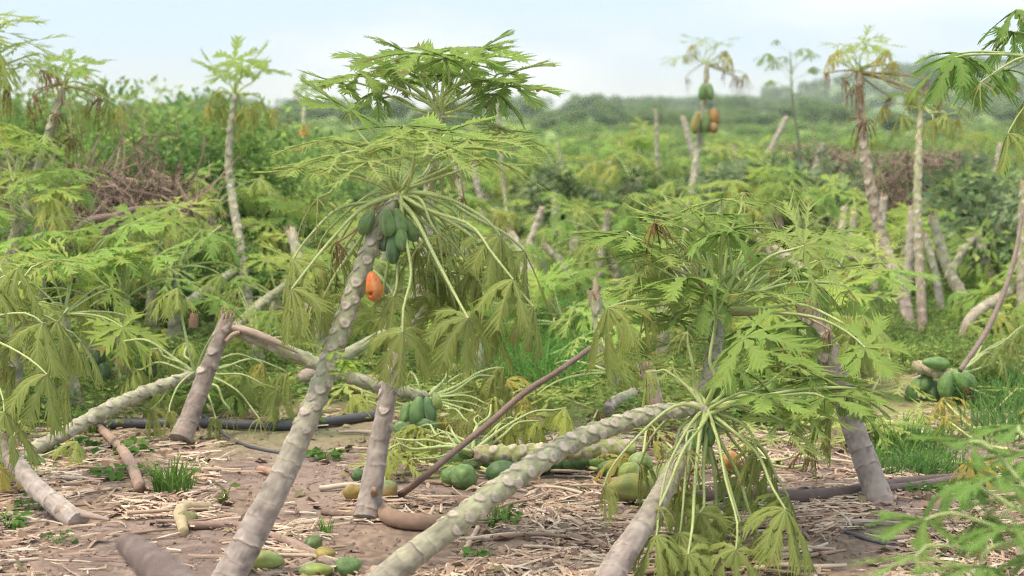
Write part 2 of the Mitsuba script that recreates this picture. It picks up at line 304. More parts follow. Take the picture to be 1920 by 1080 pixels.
def near_leaf(tree, rng, apex, end, kind, L=.36, lift=.05, az=None, normal=None, r0=.0074, detail=2, tint=None, label=None, pts=None):
    """one leaf of a near tree: entry tree__leaf_00n (blade) with its own stalk"""
    key = part(tree, 'leaf'); r0 = r0 * rng.uniform(.72, 1.05); path = pts if pts is not None else bend(apex, end, lift)
    for j in (1, 2, 3): path[j] = path[j] + rng.normal(0, .014, 3)
    if az is None:
        h = np.asarray(end) - np.asarray(apex); h = h * [1, 1, .35]
        if np.linalg.norm(h) < .03: h = np.array([.2, -1, 0])
    else: h = np.array([math.cos(math.radians(az)), math.sin(math.radians(az)), 0])
    m, c = leaf_mesh(rng, end, h, normal if normal is not None else [0, 0, 1], L, kind, detail, tint)
    put(key, m, 'dry_leaf_material' if kind == 'dry' else 'leaf_material', c)
    sm, sc = stalk_mesh(path, r0, r0 * .62, rng, col=STALK if kind != 'dry' else (.30, .24, .12))
    put(key + '__stalk', sm, 'stalk_material', sc)
    if label: labels[key] = {'label': label}
    return key
# ------------------------------------------------------------------ fruit
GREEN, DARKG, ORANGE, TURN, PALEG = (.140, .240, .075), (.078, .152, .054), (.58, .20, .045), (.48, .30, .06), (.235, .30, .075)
def fruit_mesh(L, r, rng, col=GREEN, ripe=None, bite=False, seg=30, n=26):
    u = .5 - .5 * np.cos(np.linspace(0, PI, n)); th = np.arange(seg) * 2 * PI / seg
    prof = np.sqrt(np.clip(1 - np.abs(2 * u - 1) ** 2.5, 0, 1)) * (1.0 - .30 * np.clip((u - .35) / .65, 0, 1) ** 1.2); prof[0] = prof[-1] = .02   # u=0 blossom end
    prof = prof / prof.max()
    U, TH = np.meshgrid(u, th, indexing='ij'); ridge = 1 + .05 * np.cos(5 * TH) * np.sin(PI * U) + .02 * np.cos(TH + 1)
    R = r * prof[:, None] * ridge
    V = np.stack([np.cos(TH) * R, np.sin(TH) * R, (U - .5) * L + 0 * R], -1)
    V[..., 0] += .06 * L * np.sin(PI * U) * rng.uniform(-1, 1)
    off = rng.uniform(0, 60); nz = meshkit.fbm(V * 30 + off, 3, 2)[..., None]; st = meshkit.fbm(np.stack([np.cos(TH) * 2.5, np.sin(TH) * 2.5, U * 1.2], -1) + off, 2, 5)[..., None]
    c = np.asarray(col) * (.60 + .8 * nz) * (.78 + .44 * st)
    sp = np.clip((meshkit.fbm(V * 120 + off, 2, 4)[..., None] - .62) * 6, 0, 1); c = c * (1 - .35 * sp)
    dr_ = np.clip((meshkit.fbm(np.stack([np.cos(TH) * 5, np.sin(TH) * 5, U * .8], -1) + off, 2, 6)[..., None] - .60) * 8, 0, 1); c = c * (1 - .5 * dr_) + np.array([.34, .38, .27]) * .5 * dr_
    c = c * (1 - .25 * np.clip(np.cos(5 * TH)[..., None], 0, 1) * np.clip(.25 - U[..., None], 0, 1) * 4)
    if ripe is not None:
        k = np.clip((meshkit.fbm(V * 11 + off, 2, 7)[..., None] - .43) * 6, 0, 1) if ripe[1] < 1 else np.ones_like(nz)
        c = c * (1 - k * ripe[1]) + np.asarray(ripe[0]) * (.8 + .4 * nz) * k * ripe[1]
    stem = np.clip((U - .965) / .03, 0, 1)[..., None]; c = c * (1 - stem) + np.array([.26, .27, .11]) * stem
    if bite:   # pecked hole low on one side
        q = np.sqrt(np.maximum(((TH - PI * 1.5 + .25) / .42) ** 2 + ((U - .27) / .085) ** 2 + .35 * (nz[..., 0] - .5), 0))
        hole = np.clip((1 - q) / .35, 0, 1)[..., None]
        V[..., :2] *= 1 - .30 * hole; c = c * (1 - hole) + np.array([.30, .022, .012]) * hole
    f = tube_faces(n, seg)
    return (V.reshape(-1, 3), f), np.clip(c.reshape(-1, 3), .01, .9)
def frame_to(d, spin=0.0):
    """rotation taking +z (stem end) to d"""
    d = unit(d); x = unit(np.cross([0.3, 1, .2], d)); y = np.cross(d, x)
    c, s = math.cos(spin), math.sin(spin)
    M = np.eye(4); M[:3, 0] = c * x + s * y; M[:3, 1] = -s * x + c * y; M[:3, 2] = d
    return M
def put_fruit(key, mesh, c, centre, d, spin=0.0):
    M = frame_to(d, spin); M[:3, 3] = centre
    v = mesh[0] @ M[:3, :3].T + M[:3, 3]
    put(key, (v, mesh[1]), 'fruit_material', c)

# air: faint haze over the far field
scene['air'] = {'type': 'homogeneous', 'albedo': {'type': 'rgb', 'value': [.95, .95, .95]}, 'sigma_t': {'type': 'rgb', 'value': [.00048, .00052, .00058]}}
scene['camera']['medium'] = {'type': 'ref', 'id': 'air'}
scene['haze'] = {'type': 'cube', 'to_world': T().translate([0, 1255, 13]).scale([1300, 1310, 22]), 'bsdf': {'type': 'null'}, 'interior': {'type': 'ref', 'id': 'air'}}
labels['haze'] = {'label': 'thin pale haze over the far field', 'category': 'haze', 'kind': 'stuff'}
# ================================================================== the setting
def axis(fine_lo, fine_hi, step, lo, hi, grow=1.09):
    a = list(np.arange(fine_lo, fine_hi + 1e-6, step)); s = step
    while a[-1] < hi: s *= grow; a.append(a[-1] + s)
    s = step; b = [a[0]]
    while b[-1] > lo: s *= grow; b.append(b[-1] - s)
    return np.array(b[:0:-1] + a)
gx, gy = axis(-2.6, 2.6, .03, -900, 900), axis(5.6, 12.0, .03, -40, 2500)
GX, GY = np.meshgrid(gx, gy, indexing='ij'); GZ = height(GX, GY)
ni, nj = GX.shape; I = np.arange(ni * nj).reshape(ni, nj)
qd = np.stack([I[:-1, :-1], I[1:, :-1], I[1:, 1:], I[:-1, 1:]], -1).reshape(-1, 4)
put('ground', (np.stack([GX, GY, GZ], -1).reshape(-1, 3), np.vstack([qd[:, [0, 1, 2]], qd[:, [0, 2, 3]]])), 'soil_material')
labels['ground'] = {'label': 'reddish brown bare soil of the plantation running into a green weedy field', 'kind': 'structure'}
# ------------------------------------------------------------------ leafy masses: bushes, trees, weeds
def leaflets(rng, centres, dirs, size, col, spread=.16, droop=.3, ratio=.5, quad=True):
    """many small pointed leaves, folded along the middle"""
    n = len(centres); d = unit(dirs + rng.normal(0, .35, (n, 3)) + [0, 0, -droop]); up = unit(rng.normal(0, .6, (n, 3)) + [0, 0, 1.0])
    s = unit(np.cross(up, d)); nn = np.cross(d, s); L = size * rng.uniform(.6, 1.25, (n, 1)); w = L * ratio * .5
    tip = centres + d * L; l = centres + d * L * .42 + s * w + nn * w * .25; r = centres + d * L * .42 - s * w + nn * w * .25; mid = centres + d * L * .5
    v = np.stack([centres, l, tip, r, mid], 1).reshape(-1, 3); b = np.arange(n)[:, None] * 5
    f = np.vstack([b + [0, 4, 1], b + [1, 4, 2], b + [0, 3, 4], b + [4, 3, 2]])
    c = np.asarray(col) * rng.uniform(1 - spread * 2, 1 + spread * 2, (n, 1)) * rng.uniform(1 - spread * .5, 1 + spread * .5, (n, 3))
    return v, f, np.repeat(c, 5, 0)
def bush_model(seed, h, w, n, size, cols, ratio=.5, stems=5, woody=(.20, .15, .11), twig=0, droop=.3):
    rng = np.random.default_rng(seed); H, S = Heap(), Heap()
    tips = []
    for i in range(stems):
        a = rng.uniform(0, 2 * PI); top = np.array([math.cos(a) * w * rng.uniform(.1, .42), math.sin(a) * w * rng.uniform(.1, .42), h * rng.uniform(.6, .95)])
        pts = [np.array([top[0] * .12, top[1] * .12, -.1]), top * [.45, .45, .5] + rng.normal(0, .04, 3) * w, top]
        S.add(*tube(pts, (.016 * h + .006, .01 * h, .004), 8, 5), np.asarray(woody) * rng.uniform(.8, 1.2)); tips.append(pts)
    blobs = []
    for i in range(max(9, stems * 3)):
        p = tips[i % stems]; u = rng.uniform(.35, 1.0); c = (p[1] * (1 - u) + p[2] * u) + rng.normal(0, .16, 3) * [w, w, h * .5]; c[2] = max(c[2], h * .12)
        blobs.append((c, rng.uniform(.14, .27) * w, np.asarray(cols[int(rng.integers(len(cols)))]) * rng.uniform(.85, 1.15)))
    per = n // len(blobs)
    for c, r, col in blobs:
        o = unit(rng.normal(0, 1, (per, 3))); rad = r * rng.uniform(.35, 1.0, (per, 1)) ** .6
        pts = c + o * rad * [1, 1, .75]; pts[:, 2] = np.maximum(pts[:, 2], .02)
        H.add(*leaflets(rng, pts, o, size, col, ratio=ratio, droop=droop))
    for i in range(twig):
        p = tips[i % stems]; c = p[1] + rng.normal(0, .2, 3) * [w, w, h * .4]; c[2] = max(c[2], .05)
        e = c + unit(rng.normal(0, 1, 3) + [0, 0, .5]) * rng.uniform(.25, .6) * w * .5
        S.add(*tube([c, (c + e) / 2 + rng.normal(0, .03, 3), e], (.006, .004, .002), 5, 3, False), np.asarray(woody) * rng.uniform(.7, 1.4))
    m, cc = H.get(); sm, sc = S.get()
    return {'type': 'shapegroup', 'crown': mikit.ply(m, 'leaf_material', smooth=False, color=np.clip(cc, .01, .9)), 'stem': mikit.ply(sm, 'bark_material', smooth=True, color=np.clip(sc, .01, .9))}
BG1, BG2, BG3, BG4 = (.245, .390, .105), (.185, .320, .100), (.330, .445, .125), (.30, .385, .20)
for i in range(4): scene[f'leafy_bush_model_{i}'] = bush_model(100 + i, 1.3, 1.5, 5200, .058, [BG1, BG1, BG2, BG3], .58, 7, twig=18)
for i in range(3): scene[f'pale_bush_model_{i}'] = bush_model(120 + i, 1.2, 1.3, 1800, .15, [BG4, (.17, .25, .11), BG3], .42, 6, droop=.6)
for i in range(3): scene[f'weed_mat_model_{i}'] = bush_model(140 + i, .34, 1.0, 900, .055, [BG2, BG3, (.23, .31, .09)], .5, 6)
for i in range(3): scene[f'thicket_model_{i}'] = bush_model(150 + i, 1.5, 2.6, 1000, .22, [BG1, BG2, BG3, (.31, .40, .15)], .6, 5)
for i in range(3): scene[f'far_tree_model_{i}'] = bush_model(160 + i, 4.2, 4.6, 1500, .40, [(.23, .33, .13), (.29, .38, .15), (.20, .30, .13)], .75, 5)
def place(key, model, at, rz=0.0, s=1.0, sz=None):
    scene[key] = {'type': 'instance', 'shapegroup': {'type': 'ref', 'id': model}, 'to_world': T().translate([float(x) for x in at]).rotate([0, 0, 1], float(rz)).scale([float(s), float(s), float(sz or s)])}
rng = np.random.default_rng(7)
# ---- the far edge: wooded hill, tree line
labels['hill_woods'] = {'label': 'far wooded hill rising grey green at the right of the horizon', 'category': 'woods', 'kind': 'stuff'}
for i in range(900):
    x = rng.uniform(20, 330); y = rng.uniform(370, 680); place(f'hill_woods__{i:03d}', f'far_tree_model_{i % 3}', [x, y, height(x, y) - .6], rng.uniform(0, 360), rng.uniform(.5, .9))
for i in range(120):
    D = rng.uniform(150, 300); px = rng.uniform(-60, 1990); p = GD(px, D)
    k = thing('distant_tree', 'low rounded tree in the tree line along the far edge of the field', 'tree', 'trees of the far tree line')
    place(k, f'far_tree_model_{i % 3}', p - [0, 0, .4], rng.uniform(0, 360), rng.uniform(.55, 1.1) * (D / 230) ** .7, rng.uniform(.42, .80) * (D / 230) ** .6)
for px, D, s in ((1790, 420, 2.7), (1730, 430, 1.8), (1850, 440, 1.7)):
    k = thing('hill_tree', {1790: 'tallest dark round tree standing on the hill at the right', 1730: 'smaller dark tree left of the tallest tree on the hill', 1850: 'smaller dark tree right of the tallest tree on the hill'}[px], 'tree')
    place(k, 'far_tree_model_1', GD(px, D) - [0, 0, .5], px, s)
labels['undergrowth'] = {'label': 'continuous green undergrowth covering the field behind the papaya trees', 'category': 'undergrowth', 'kind': 'stuff'}
n = 0
for i in range(1100):
    D = 25 * (430 / 25) ** (rng.random() ** .85); px = rng.uniform(-120, 2040); p = GD(px, D)
    place(f'undergrowth__{n:03d}', f'thicket_model_{i % 3}', p - [0, 0, .15], rng.uniform(0, 360), rng.uniform(.45, .8) * (1 if D < 150 else 2), rng.uniform(.3, .62) * (1.0 if D < 60 else .85)); n += 1
labels['ground_weeds'] = {'label': 'low mat of small green weeds covering the ground between the papaya plants', 'category': 'weeds', 'kind': 'stuff'}
n = 0
for i in range(560):
    D = 10.3 * (30 / 10.3) ** rng.random(); px = rng.uniform(-60, 1980); p = GD(px, D)
    if D < 12.5 and rng.random() < .5 or (D < 12.4 and 1540 < px) or (D < 11.15 and 120 < px < 760) or (D < 11 and 760 < px < 1000 and rng.random() < .6): continue
    place(f'ground_weeds__{n:03d}', f'weed_mat_model_{i % 3}', p, rng.uniform(0, 360), rng.uniform(.5, 1.1), rng.uniform(.3, .8) * (.7 if D < 16 else 1.2)); n += 1
# ---- bushes one can tell apart
def bush(px, D, model, s, label, group=None, sz=None, name='bush', cat='bush'):
    k = thing(name, label, cat, group); place(k, model, GD(px, D) - [0, 0, .05], (px * 37) % 360, s, sz); return k
big = [(150, 14.7, .50), (310, 14.7, .55), (365, 14.9, .80), (60, 14.6, .70), (215, 17.0, 1.35), (330, 18.5, 1.36), (430, 19.0, 1.38), (130, 18.5, 1.36), (520, 20.5, 1.30), (270, 18.8, 1.44), (590, 22.5, 1.05), (385, 17.2, 1.30), (30, 20.0, 1.5), (480, 18.0, 1.15), (180, 18.0, 1.34), (255, 16.6, 1.15)]
for i, (px, D, s) in enumerate(big):
    bush(px, D, f'leafy_bush_model_{i % 4}', s, f'{ranks([b[0] for b in big])[i]} leafy green bush from the left in the thicket behind the dead vines', 'bushes of the left thicket')
for i in range(46):
    D = rng.uniform(21, 48); px = rng.uniform(620, 1960)
    bush(px, D, f'leafy_bush_model_{i % 4}' if i % 2 else f'pale_bush_model_{i % 3}', rng.uniform(.5, .85), 'green bush in the middle of the field behind the papaya trees', 'bushes across the middle field')
PS = ((1490, 19.5, 1.05), (1440, 21, .95), (1560, 22, 1.0), (1860, 18.5, 1.0), (1800, 21, .95), (1380, 23, .9), (1230, 22, .85), (1040, 24, .9), (1905, 16.8, .9))
for (px, D, s), o in zip(PS, ranks([b[0] for b in PS])):
    bush(px, D, f'pale_bush_model_{px % 3}', s, f'{o} pale green shrub from the left in the right half', 'pale shrubs at the right')
# ---- dead brown clumps
def dead_clump(px, D, h, w, n, label, col=(.235, .165, .130), hang=True, name='dead_bush', up=.8):
    r = np.random.default_rng(int(px)); k = thing(name, label, 'dead bush'); p = GD(px, D); H = Heap()
    for i in range(n):
        a = p + [r.normal(0, w * .28), r.normal(0, w * .28), r.uniform(.1, h)]; d = unit(r.normal(0, 1, 3) * [1, 1, .6] + [0, 0, -up if hang else .3]) * r.uniform(.15, .45) * h
        H.add(*tube([a, a + d * .5 + r.normal(0, .03, 3), a + d], (.007, .006, .003), 5, 3, False), np.asarray(col) * r.uniform(.55, 1.45))
    H.put(part(k, 'dead_stems'), 'straw_material')
    S = Heap()
    for i in range(5): S.add(*tube([p + [r.normal(0, .08), r.normal(0, .08), -.05], p + [r.normal(0, .2) * w, r.normal(0, .2) * w, h * .6], p + [r.normal(0, .3) * w, r.normal(0, .3) * w, h]], (.02, .014, .006), 8, 5), (.17, .125, .10))
    S.put(part(k, 'stem'), 'bark_material')
dead_clump(1540, 23.5, 1.32, .85, 650, 'dead brown hanging clump beside the pale shrubs, left of the tall scaly trunk')
dead_clump(1735, 21.5, 1.30, 1.25, 800, 'wide dead brown clump between the two tall bare trunks at the right')
dead_clump(1850, 19.5, .55, .8, 260, 'low dead brown clump at the far right edge behind the broken stumps')
def vines(px0, px1, D, h, n, label, seed):
    r = np.random.default_rng(seed); k = thing('dead_vines', label, 'vines'); H = Heap()
    for i in range(n):
        p = GD(r.uniform(px0, px1), D + r.normal(0, .30)); p[2] += r.uniform(.30, 1) * h
        d = unit(r.normal(0, 1, 3) * [.9, .5, 1.1]) * r.uniform(.2, .75)
        H.add(*tube([p, p + d * .4 + r.normal(0, .07, 3), p + d * .75 + r.normal(0, .09, 3), p + d], (.009, .007, .006, .003), 8, 3, False), np.array([.265, .195, .145]) * r.uniform(.5, 1.6))
    H.put(part(k, 'tangle'), 'straw_material')
    for j, pts in enumerate(([(130, 455), (165, 415), (240, 405), (300, 420)], [(175, 470), (205, 420), (240, 395), (330, 385)], [(130, 460), (190, 450), (215, 415)])):
        if seed != 1: break
        v, f = tube([P(x, y, D - .7) for x, y in pts], (.035, .03, .022, .012), 14, 7); put(part(k, 'branch'), (v, f), 'bark_material', np.tile([.21, .155, .125], (len(v), 1)) * r.uniform(.85, 1.15, (len(v), 1)))
vines(140, 340, 15.3, 1.20, 470, 'tangle of dead brown vines with curved bare branches before the left thicket', 1)
vines(-20, 120, 15.2, 1.2, 170, 'thinner dead brown vines hanging at the far left behind the leaning trunk', 2)
# ---- grass
def grass(H, rng, centre, n, h, r, col=(.16, .31, .075), lean=.35):
    a = rng.uniform(0, 2 * PI, n); rr = r * np.sqrt(rng.random(n)); b = centre + np.stack([np.cos(a) * rr, np.sin(a) * rr, 0 * a], 1)
    d = np.stack([np.cos(a) * lean, np.sin(a) * lean, a * 0], 1) * rng.uniform(.2, 1.6, (n, 1)) + rng.normal(0, .15, (n, 3)) * [1, 1, 0]
    L = h * rng.uniform(.5, 1.2, (n, 1)); w = rng.uniform(.0022, .0042, (n, 1)) * (1 + h * 1.5); s = unit(np.stack([-np.sin(a + rng.normal(0, .8, n)), np.cos(a), 0 * a], 1)) * w
    z = np.array([0, 0, 1.0]); p1 = b + L * .5 * (z + d * .35); p2 = b + L * (z * .86 + d); p3 = b + L * (z * .80 + d * 1.5)
    v = np.stack([b - s, b + s, p1 - s * .9, p1 + s * .9, p2 - s * .5, p2 + s * .5, p3], 1).reshape(-1, 3); k = np.arange(n)[:, None] * 7
    f = np.vstack([k + q for q in ([0, 1, 3], [0, 3, 2], [2, 3, 5], [2, 5, 4], [4, 5, 6])])
    H.add(v, f, np.repeat(np.asarray(col) * rng.uniform(.7, 1.35, (n, 1)) * rng.uniform(.92, 1.08, (n, 3)), 7, 0))
H = Heap(); rng = np.random.default_rng(21)
for i in range(70):
    px, D = rng.uniform(840, 1110), rng.uniform(11.3, 15.5); grass(H, rng, GD(px, D), 55, .34, .22, (.15, .32, .075))
for i in range(24):
    px, D = rng.uniform(1660, 1800), rng.uniform(9.0, 10.1); grass(H, rng, GD(px, D), 30, .11, .13, (.145, .28, .075), .5)
for i in range(22):
    px, D = rng.uniform(1850, 1930), rng.uniform(10.0, 12.3); grass(H, rng, GD(px, D), 30, .20, .16, (.15, .28, .08))
for i in range(60):
    px, D = rng.uniform(560, 1960), rng.uniform(12.6, 18); grass(H, rng, GD(px, D), 40, .25, .25, (.18, .31, .08))
k = 'grass'; labels[k] = {'label': 'bright green grass growing in patches between the fallen papaya trunks', 'category': 'grass', 'kind': 'stuff'}
H.put(k, 'leaf_material', smooth=False)
# ================================================================== papaya trees of the foreground
LOW, HIGH = (.325, .278, .238), (.340, .355, .220)
def trunk(key, spec, rng, low=LOW, high=HIGH, name='trunk', **kw):
    """spec: (px, py, depth, width in photograph pixels)"""
    pts = [P(x, y, D) for x, y, D, w in spec]; rad = [w * .47 * D / FPX for x, y, D, w in spec]
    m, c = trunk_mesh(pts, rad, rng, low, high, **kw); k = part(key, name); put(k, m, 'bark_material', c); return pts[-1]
def leaves(key, rng, apex, D0, spec, detail=2, tint=None):
    """spec: (px, py, depth offset, kind, lobe length in pixels, lift, heading or None, normal or None)"""
    for s in spec:
        x, y, dd, kind, lp = s[:5]; lift = s[5] if len(s) > 5 else .03; az = s[6] if len(s) > 6 else None; nm = s[7] if len(s) > 7 else None
        D = D0 + dd
        near_leaf(key, rng, apex + rng.normal(0, .008, 3), P(x, y, D), kind, lp * D / FPX, lift, az, nm, detail=detail, tint=tint)
def bud(key, rng, apex, ax, n=8, L=.12):
    """the tuft of young leaves and flower buds at the growing tip"""
    H = Heap()
    for i in range(n):
        d = unit(np.asarray(ax) + rng.normal(0, .55, 3)); v, f = tube([apex - d * .01, apex + d * L * .6, apex + d * L * rng.uniform(.8, 1.2) + [0, 0, .01]], (.006, .005, .002), 6, 5); H.add(v, f, np.array([.30, .37, .13]) * rng.uniform(.85, 1.15))
    H.put(part(key, 'young_shoot'), 'stalk_material')
# ---- A: the standing tree in the middle
rA = np.random.default_rng(11)
A = thing('papaya_tree', 'leaning papaya tree at the centre with green fruit cluster and one split orange fruit', 'papaya tree')
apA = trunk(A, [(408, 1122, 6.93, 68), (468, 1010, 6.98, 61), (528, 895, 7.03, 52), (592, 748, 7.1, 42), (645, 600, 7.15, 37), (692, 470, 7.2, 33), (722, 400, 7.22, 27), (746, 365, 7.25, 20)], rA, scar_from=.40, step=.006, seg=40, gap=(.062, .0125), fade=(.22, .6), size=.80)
bud(A, rA, apA, [0, 0, 1], 9, .12)
leaves(A, rA, apA, 7.25, [
 (655, 205, .05, 'fresh', 112, .02), (640, 288, -.15, 'lacy', 118, .02), (577, 312, 0, 'lacy', 105, .03), (774, 243, -.12, 'lacy', 135, .02, -100), (758, 236, .2, 'fresh', 130, .02, 80),
 (700, 272, .2, 'lacy', 115, .02), (866, 277, 0, 'lacy', 140, .0), (910, 295, -.1, 'lacy', 112, .0), (690, 302, -.25, 'lacy', 105, .02, -150), (840, 245, .25, 'fresh', 125, .02), (800, 262, -.2, 'lacy', 120, .02, -60), (735, 255, .1, 'lacy', 120, .02, 170),
 (595, 371, -.1, 'skel', 100, .06), (550, 487, -.15, 'umb', 88, .06), (547, 542, -.25, 'umb', 105, .07), (606, 560, -.05, 'umb', 80, .06), (755, 623, -.3, 'umb', 108, .03), (738, 556, -.15, 'umb', 75, .02),
 (938, 442, -.2, 'umb', 122, .05), (962, 524, -.3, 'umb', 112, .06), (878, 597, -.35, 'umb', 112, .06), (822, 440, -.15, 'skel', 112, .05), (867, 423, -.05, 'skel', 108, .05), (855, 580, .1, 'umb', 90, .06), (900, 512, .1, 'hang', 95, .07), (990, 545, .1, 'umb', 95, .08), (985, 472, .05, 'umb', 105, .07), (1000, 575, -.1, 'umb', 100, .09), (925, 600, .0, 'umb', 100, .07), (880, 262, .15, 'lacy', 125, 0), (625, 262, .1, 'lacy', 110, .02),
 (625, 470, .25, 'hang', 90, .06), (590, 500, .2, 'hang', 95, .08), (628, 455, -.1, 'dry', 62, .03), (815, 520, .2, 'lacy', 90, .05), (780, 470, .2, 'hang', 90, .03), (850, 480, 0, 'lacy', 95, .05)])
for i, (x, y, dd, ln, w, tilt, col) in enumerate([(688, 417, -.03, 52, 27, (.45, 0, .9), GREEN), (727, 418, -.09, 52, 30, (-.12, 0, 1), GREEN), (748, 417, -.07, 55, 29, (-.22, 0, 1), GREEN), (768, 430, -.02, 52, 27, (-.5, 0, .9), GREEN), (720, 449, .02, 46, 26, (.05, .3, 1), DARKG), (737, 466, -.07, 58, 27, (.02, 0, 1), DARKG), (754, 450, -.08, 46, 27, (-.15, 0, 1), GREEN), (700, 432, .02, 50, 26, (.3, .3, 1), DARKG)]):
    m, c = fruit_mesh(ln * 7.2 / FPX, w * .5 * 7.2 / FPX, rA, np.array(col) * .95); k = part(A, 'fruit'); put_fruit(k, m, c, P(x, y, 7.2 + dd), np.array(tilt, float), rA.uniform(0, 6))
m, c = fruit_mesh(56 * 7.2 / FPX, 16 * 7.2 / FPX, rA, ORANGE, ripe=((.66, .16, .045), .6), bite=True); k = part(A, 'fruit'); put_fruit(k, m, c, P(699, 537, 7.1), np.array([-.12, .05, 1.0]), 0.0)
labels[k] = {'label': 'ripe orange fruit with a dark red pecked hole'}
sp = part(A, 'side_shoot'); SH = Heap()
for i in range(7):
    p = P(640 + rA.uniform(-6, 6), 700 + rA.uniform(-25, 10), 7.04); lm, lc = leaf_mesh(rA, p + [rA.uniform(-.03, .05), -.02, rA.uniform(0, .05)], [rA.uniform(-.3, 1), -.6, 0], [0, -.3, 1], .05, 'fresh', 1); SH.add(lm[0], lm[1], lc * [1.15, 1.2, .8])
SH.put(sp, 'leaf_material')
def tuft_leaves(key, rng, apex, D0, cx, cy, rx, ry, n, kinds, lp, hole=.35, lift=.03, near=-.3):
    for i in range(n):
        a = rng.uniform(0, 2 * PI); q = rng.uniform(hole, 1) ; x, y = cx + rx * q * math.cos(a), cy + ry * q * math.sin(a); dd = rng.uniform(near, .4)
        leaves(key, rng, apex, D0, [(x, y, dd, kinds[int(rng.integers(len(kinds)))], lp * rng.uniform(.8, 1.15), lift)])
tuft_leaves(A, rA, apA, 7.25, 770, 520, 215, 80, 12, ['umb', 'hang', 'lacy', 'umb'], 88, .3, .06, .12)
# ---- B: the tree behind it
rB = np.random.default_rng(12)
B = thing('papaya_tree', 'upright papaya tree behind the leaning one, only its top leaves against the sky', 'papaya tree')
apB = trunk(B, [(706, 862, 9.45, 36), (735, 715, 9.5, 30), (752, 650, 9.5, 29), (785, 560, 9.5, 28), (800, 400, 9.5, 26), (815, 280, 9.5, 21), (826, 212, 9.5, 16)], rB, scar_from=.2, size=.85, gap=(.062, .014))
leaves(B, rB, apB, 9.5, [(676, 138, -.1, 'fresh', 92, .01), (730, 120, .1, 'fresh', 104, .01), (790, 100, -.25, 'fresh', 112, 0, -110), (850, 90, 0, 'fresh', 112, 0, 60), (835, 108, -.3, 'fresh', 118, 0, -70), (955, 137, 0, 'fresh', 108, 0),
 (930, 175, -.1, 'shade', 82, 0), (963, 255, 0, 'lacy', 78, .03), (890, 108, .25, 'fresh', 104, 0), (750, 150, .2, 'fresh', 92, 0), (700, 172, .2, 'shade', 84, 0), (905, 150, -.2, 'fresh', 105, 0), (822, 140, .3, 'fresh', 112, 0, 90), (940, 240, .2, 'lacy', 80, .02), (822, 318, -.1, 'hang', 62, .0), (870, 372, -.1, 'dry', 42, .02), (760, 255, .2, 'lacy', 80, .02),
 (800, 102, .1, 'fresh', 110, 0, 150), (862, 115, .2, 'fresh', 110, 0, 10), (640, 155, .0, 'fresh', 80, 0), (900, 92, -.1, 'fresh', 80, 0), (760, 98, .0, 'fresh', 80, 0), (950, 160, .1, 'fresh', 110, 0)])
# ---- C: the leaning trunk in front
rC = np.random.default_rng(13)
C = thing('papaya_tree', 'bent-over papaya tree at lower centre, long scarred trunk ending in drooping stalks', 'papaya tree')
apC = trunk(C, [(680, 1118, 6.9, 58), (760, 1052, 6.95, 54), (850, 985, 7.0, 50), (960, 900, 7.1, 45), (1080, 826, 7.25, 38), (1200, 782, 7.36, 31), (1270, 770, 7.44, 27), (1322, 767, 7.5, 22)], rC, scar_from=.22, step=.006, seg=40, gap=(.062, .0115), fade=(-.1, .35), size=.88, lump=.0045)
leaves(C, rC, apC, 7.5, [(1473, 955, -.35, 'umb', 122, .06), (1478, 930, -.1, 'umb', 95, .07), (1380, 1030, -.4, 'umb', 100, .06), (1388, 978, -.15, 'skel', 78, .05), (1132, 912, -.3, 'hang', 66, .10), (1236, 950, -.4, 'skel', 60, .07), (1231, 1005, -.45, 'umb', 85, .07), (1275, 1000, -.3, 'umb', 78, .04),
 (1312, 962, -.2, 'umb', 86, .03), (1345, 985, 0, 'umb', 80, .03), (1290, 1040, -.4, 'umb', 80, .03), (1425, 1010, .05, 'hang', 75, .05), (1517, 842, 0, 'skel', 72, .05), (1487, 763, .15, 'shade', 85, .03), (1545, 745, -.15, 'fresh', 135, .03, -15), (1560, 785, .05, 'hang', 90, .07), (1342, 592, -.05, 'fresh', 62, -.02), (1288, 622, -.05, 'skel', 60, -.02),
 (1395, 634, -.25, 'fresh', 128, .0, -55, (.1, -1, .75)), (1442, 660, .15, 'fresh', 120, 0), (1375, 690, .1, 'shade', 120, 0, 100), (1500, 690, .2, 'lacy', 110, 0), (1440, 740, -.25, 'fresh', 110, .02, -40), (1210, 697, .0, 'hang', 68, .05), (1262, 690, .15, 'lacy', 80, 0), (1420, 850, -.1, 'hang', 80, .05), (1270, 900, .1, 'yellow', 70, .05), (1400, 880, .2, 'umb', 90, .06), (1200, 870, .25, 'hang', 70, .09)])
for i in range(5):
    m, c = fruit_mesh(.085, .020, rC, np.array(GREEN) * 1.1); k = part(C, 'fruit'); put_fruit(k, m, c, apC + [rC.normal(.0, .025), -.03 - .01 * i % .03, -.075 - .012 * i], np.array([rC.normal(0, .1), 0, 1]))
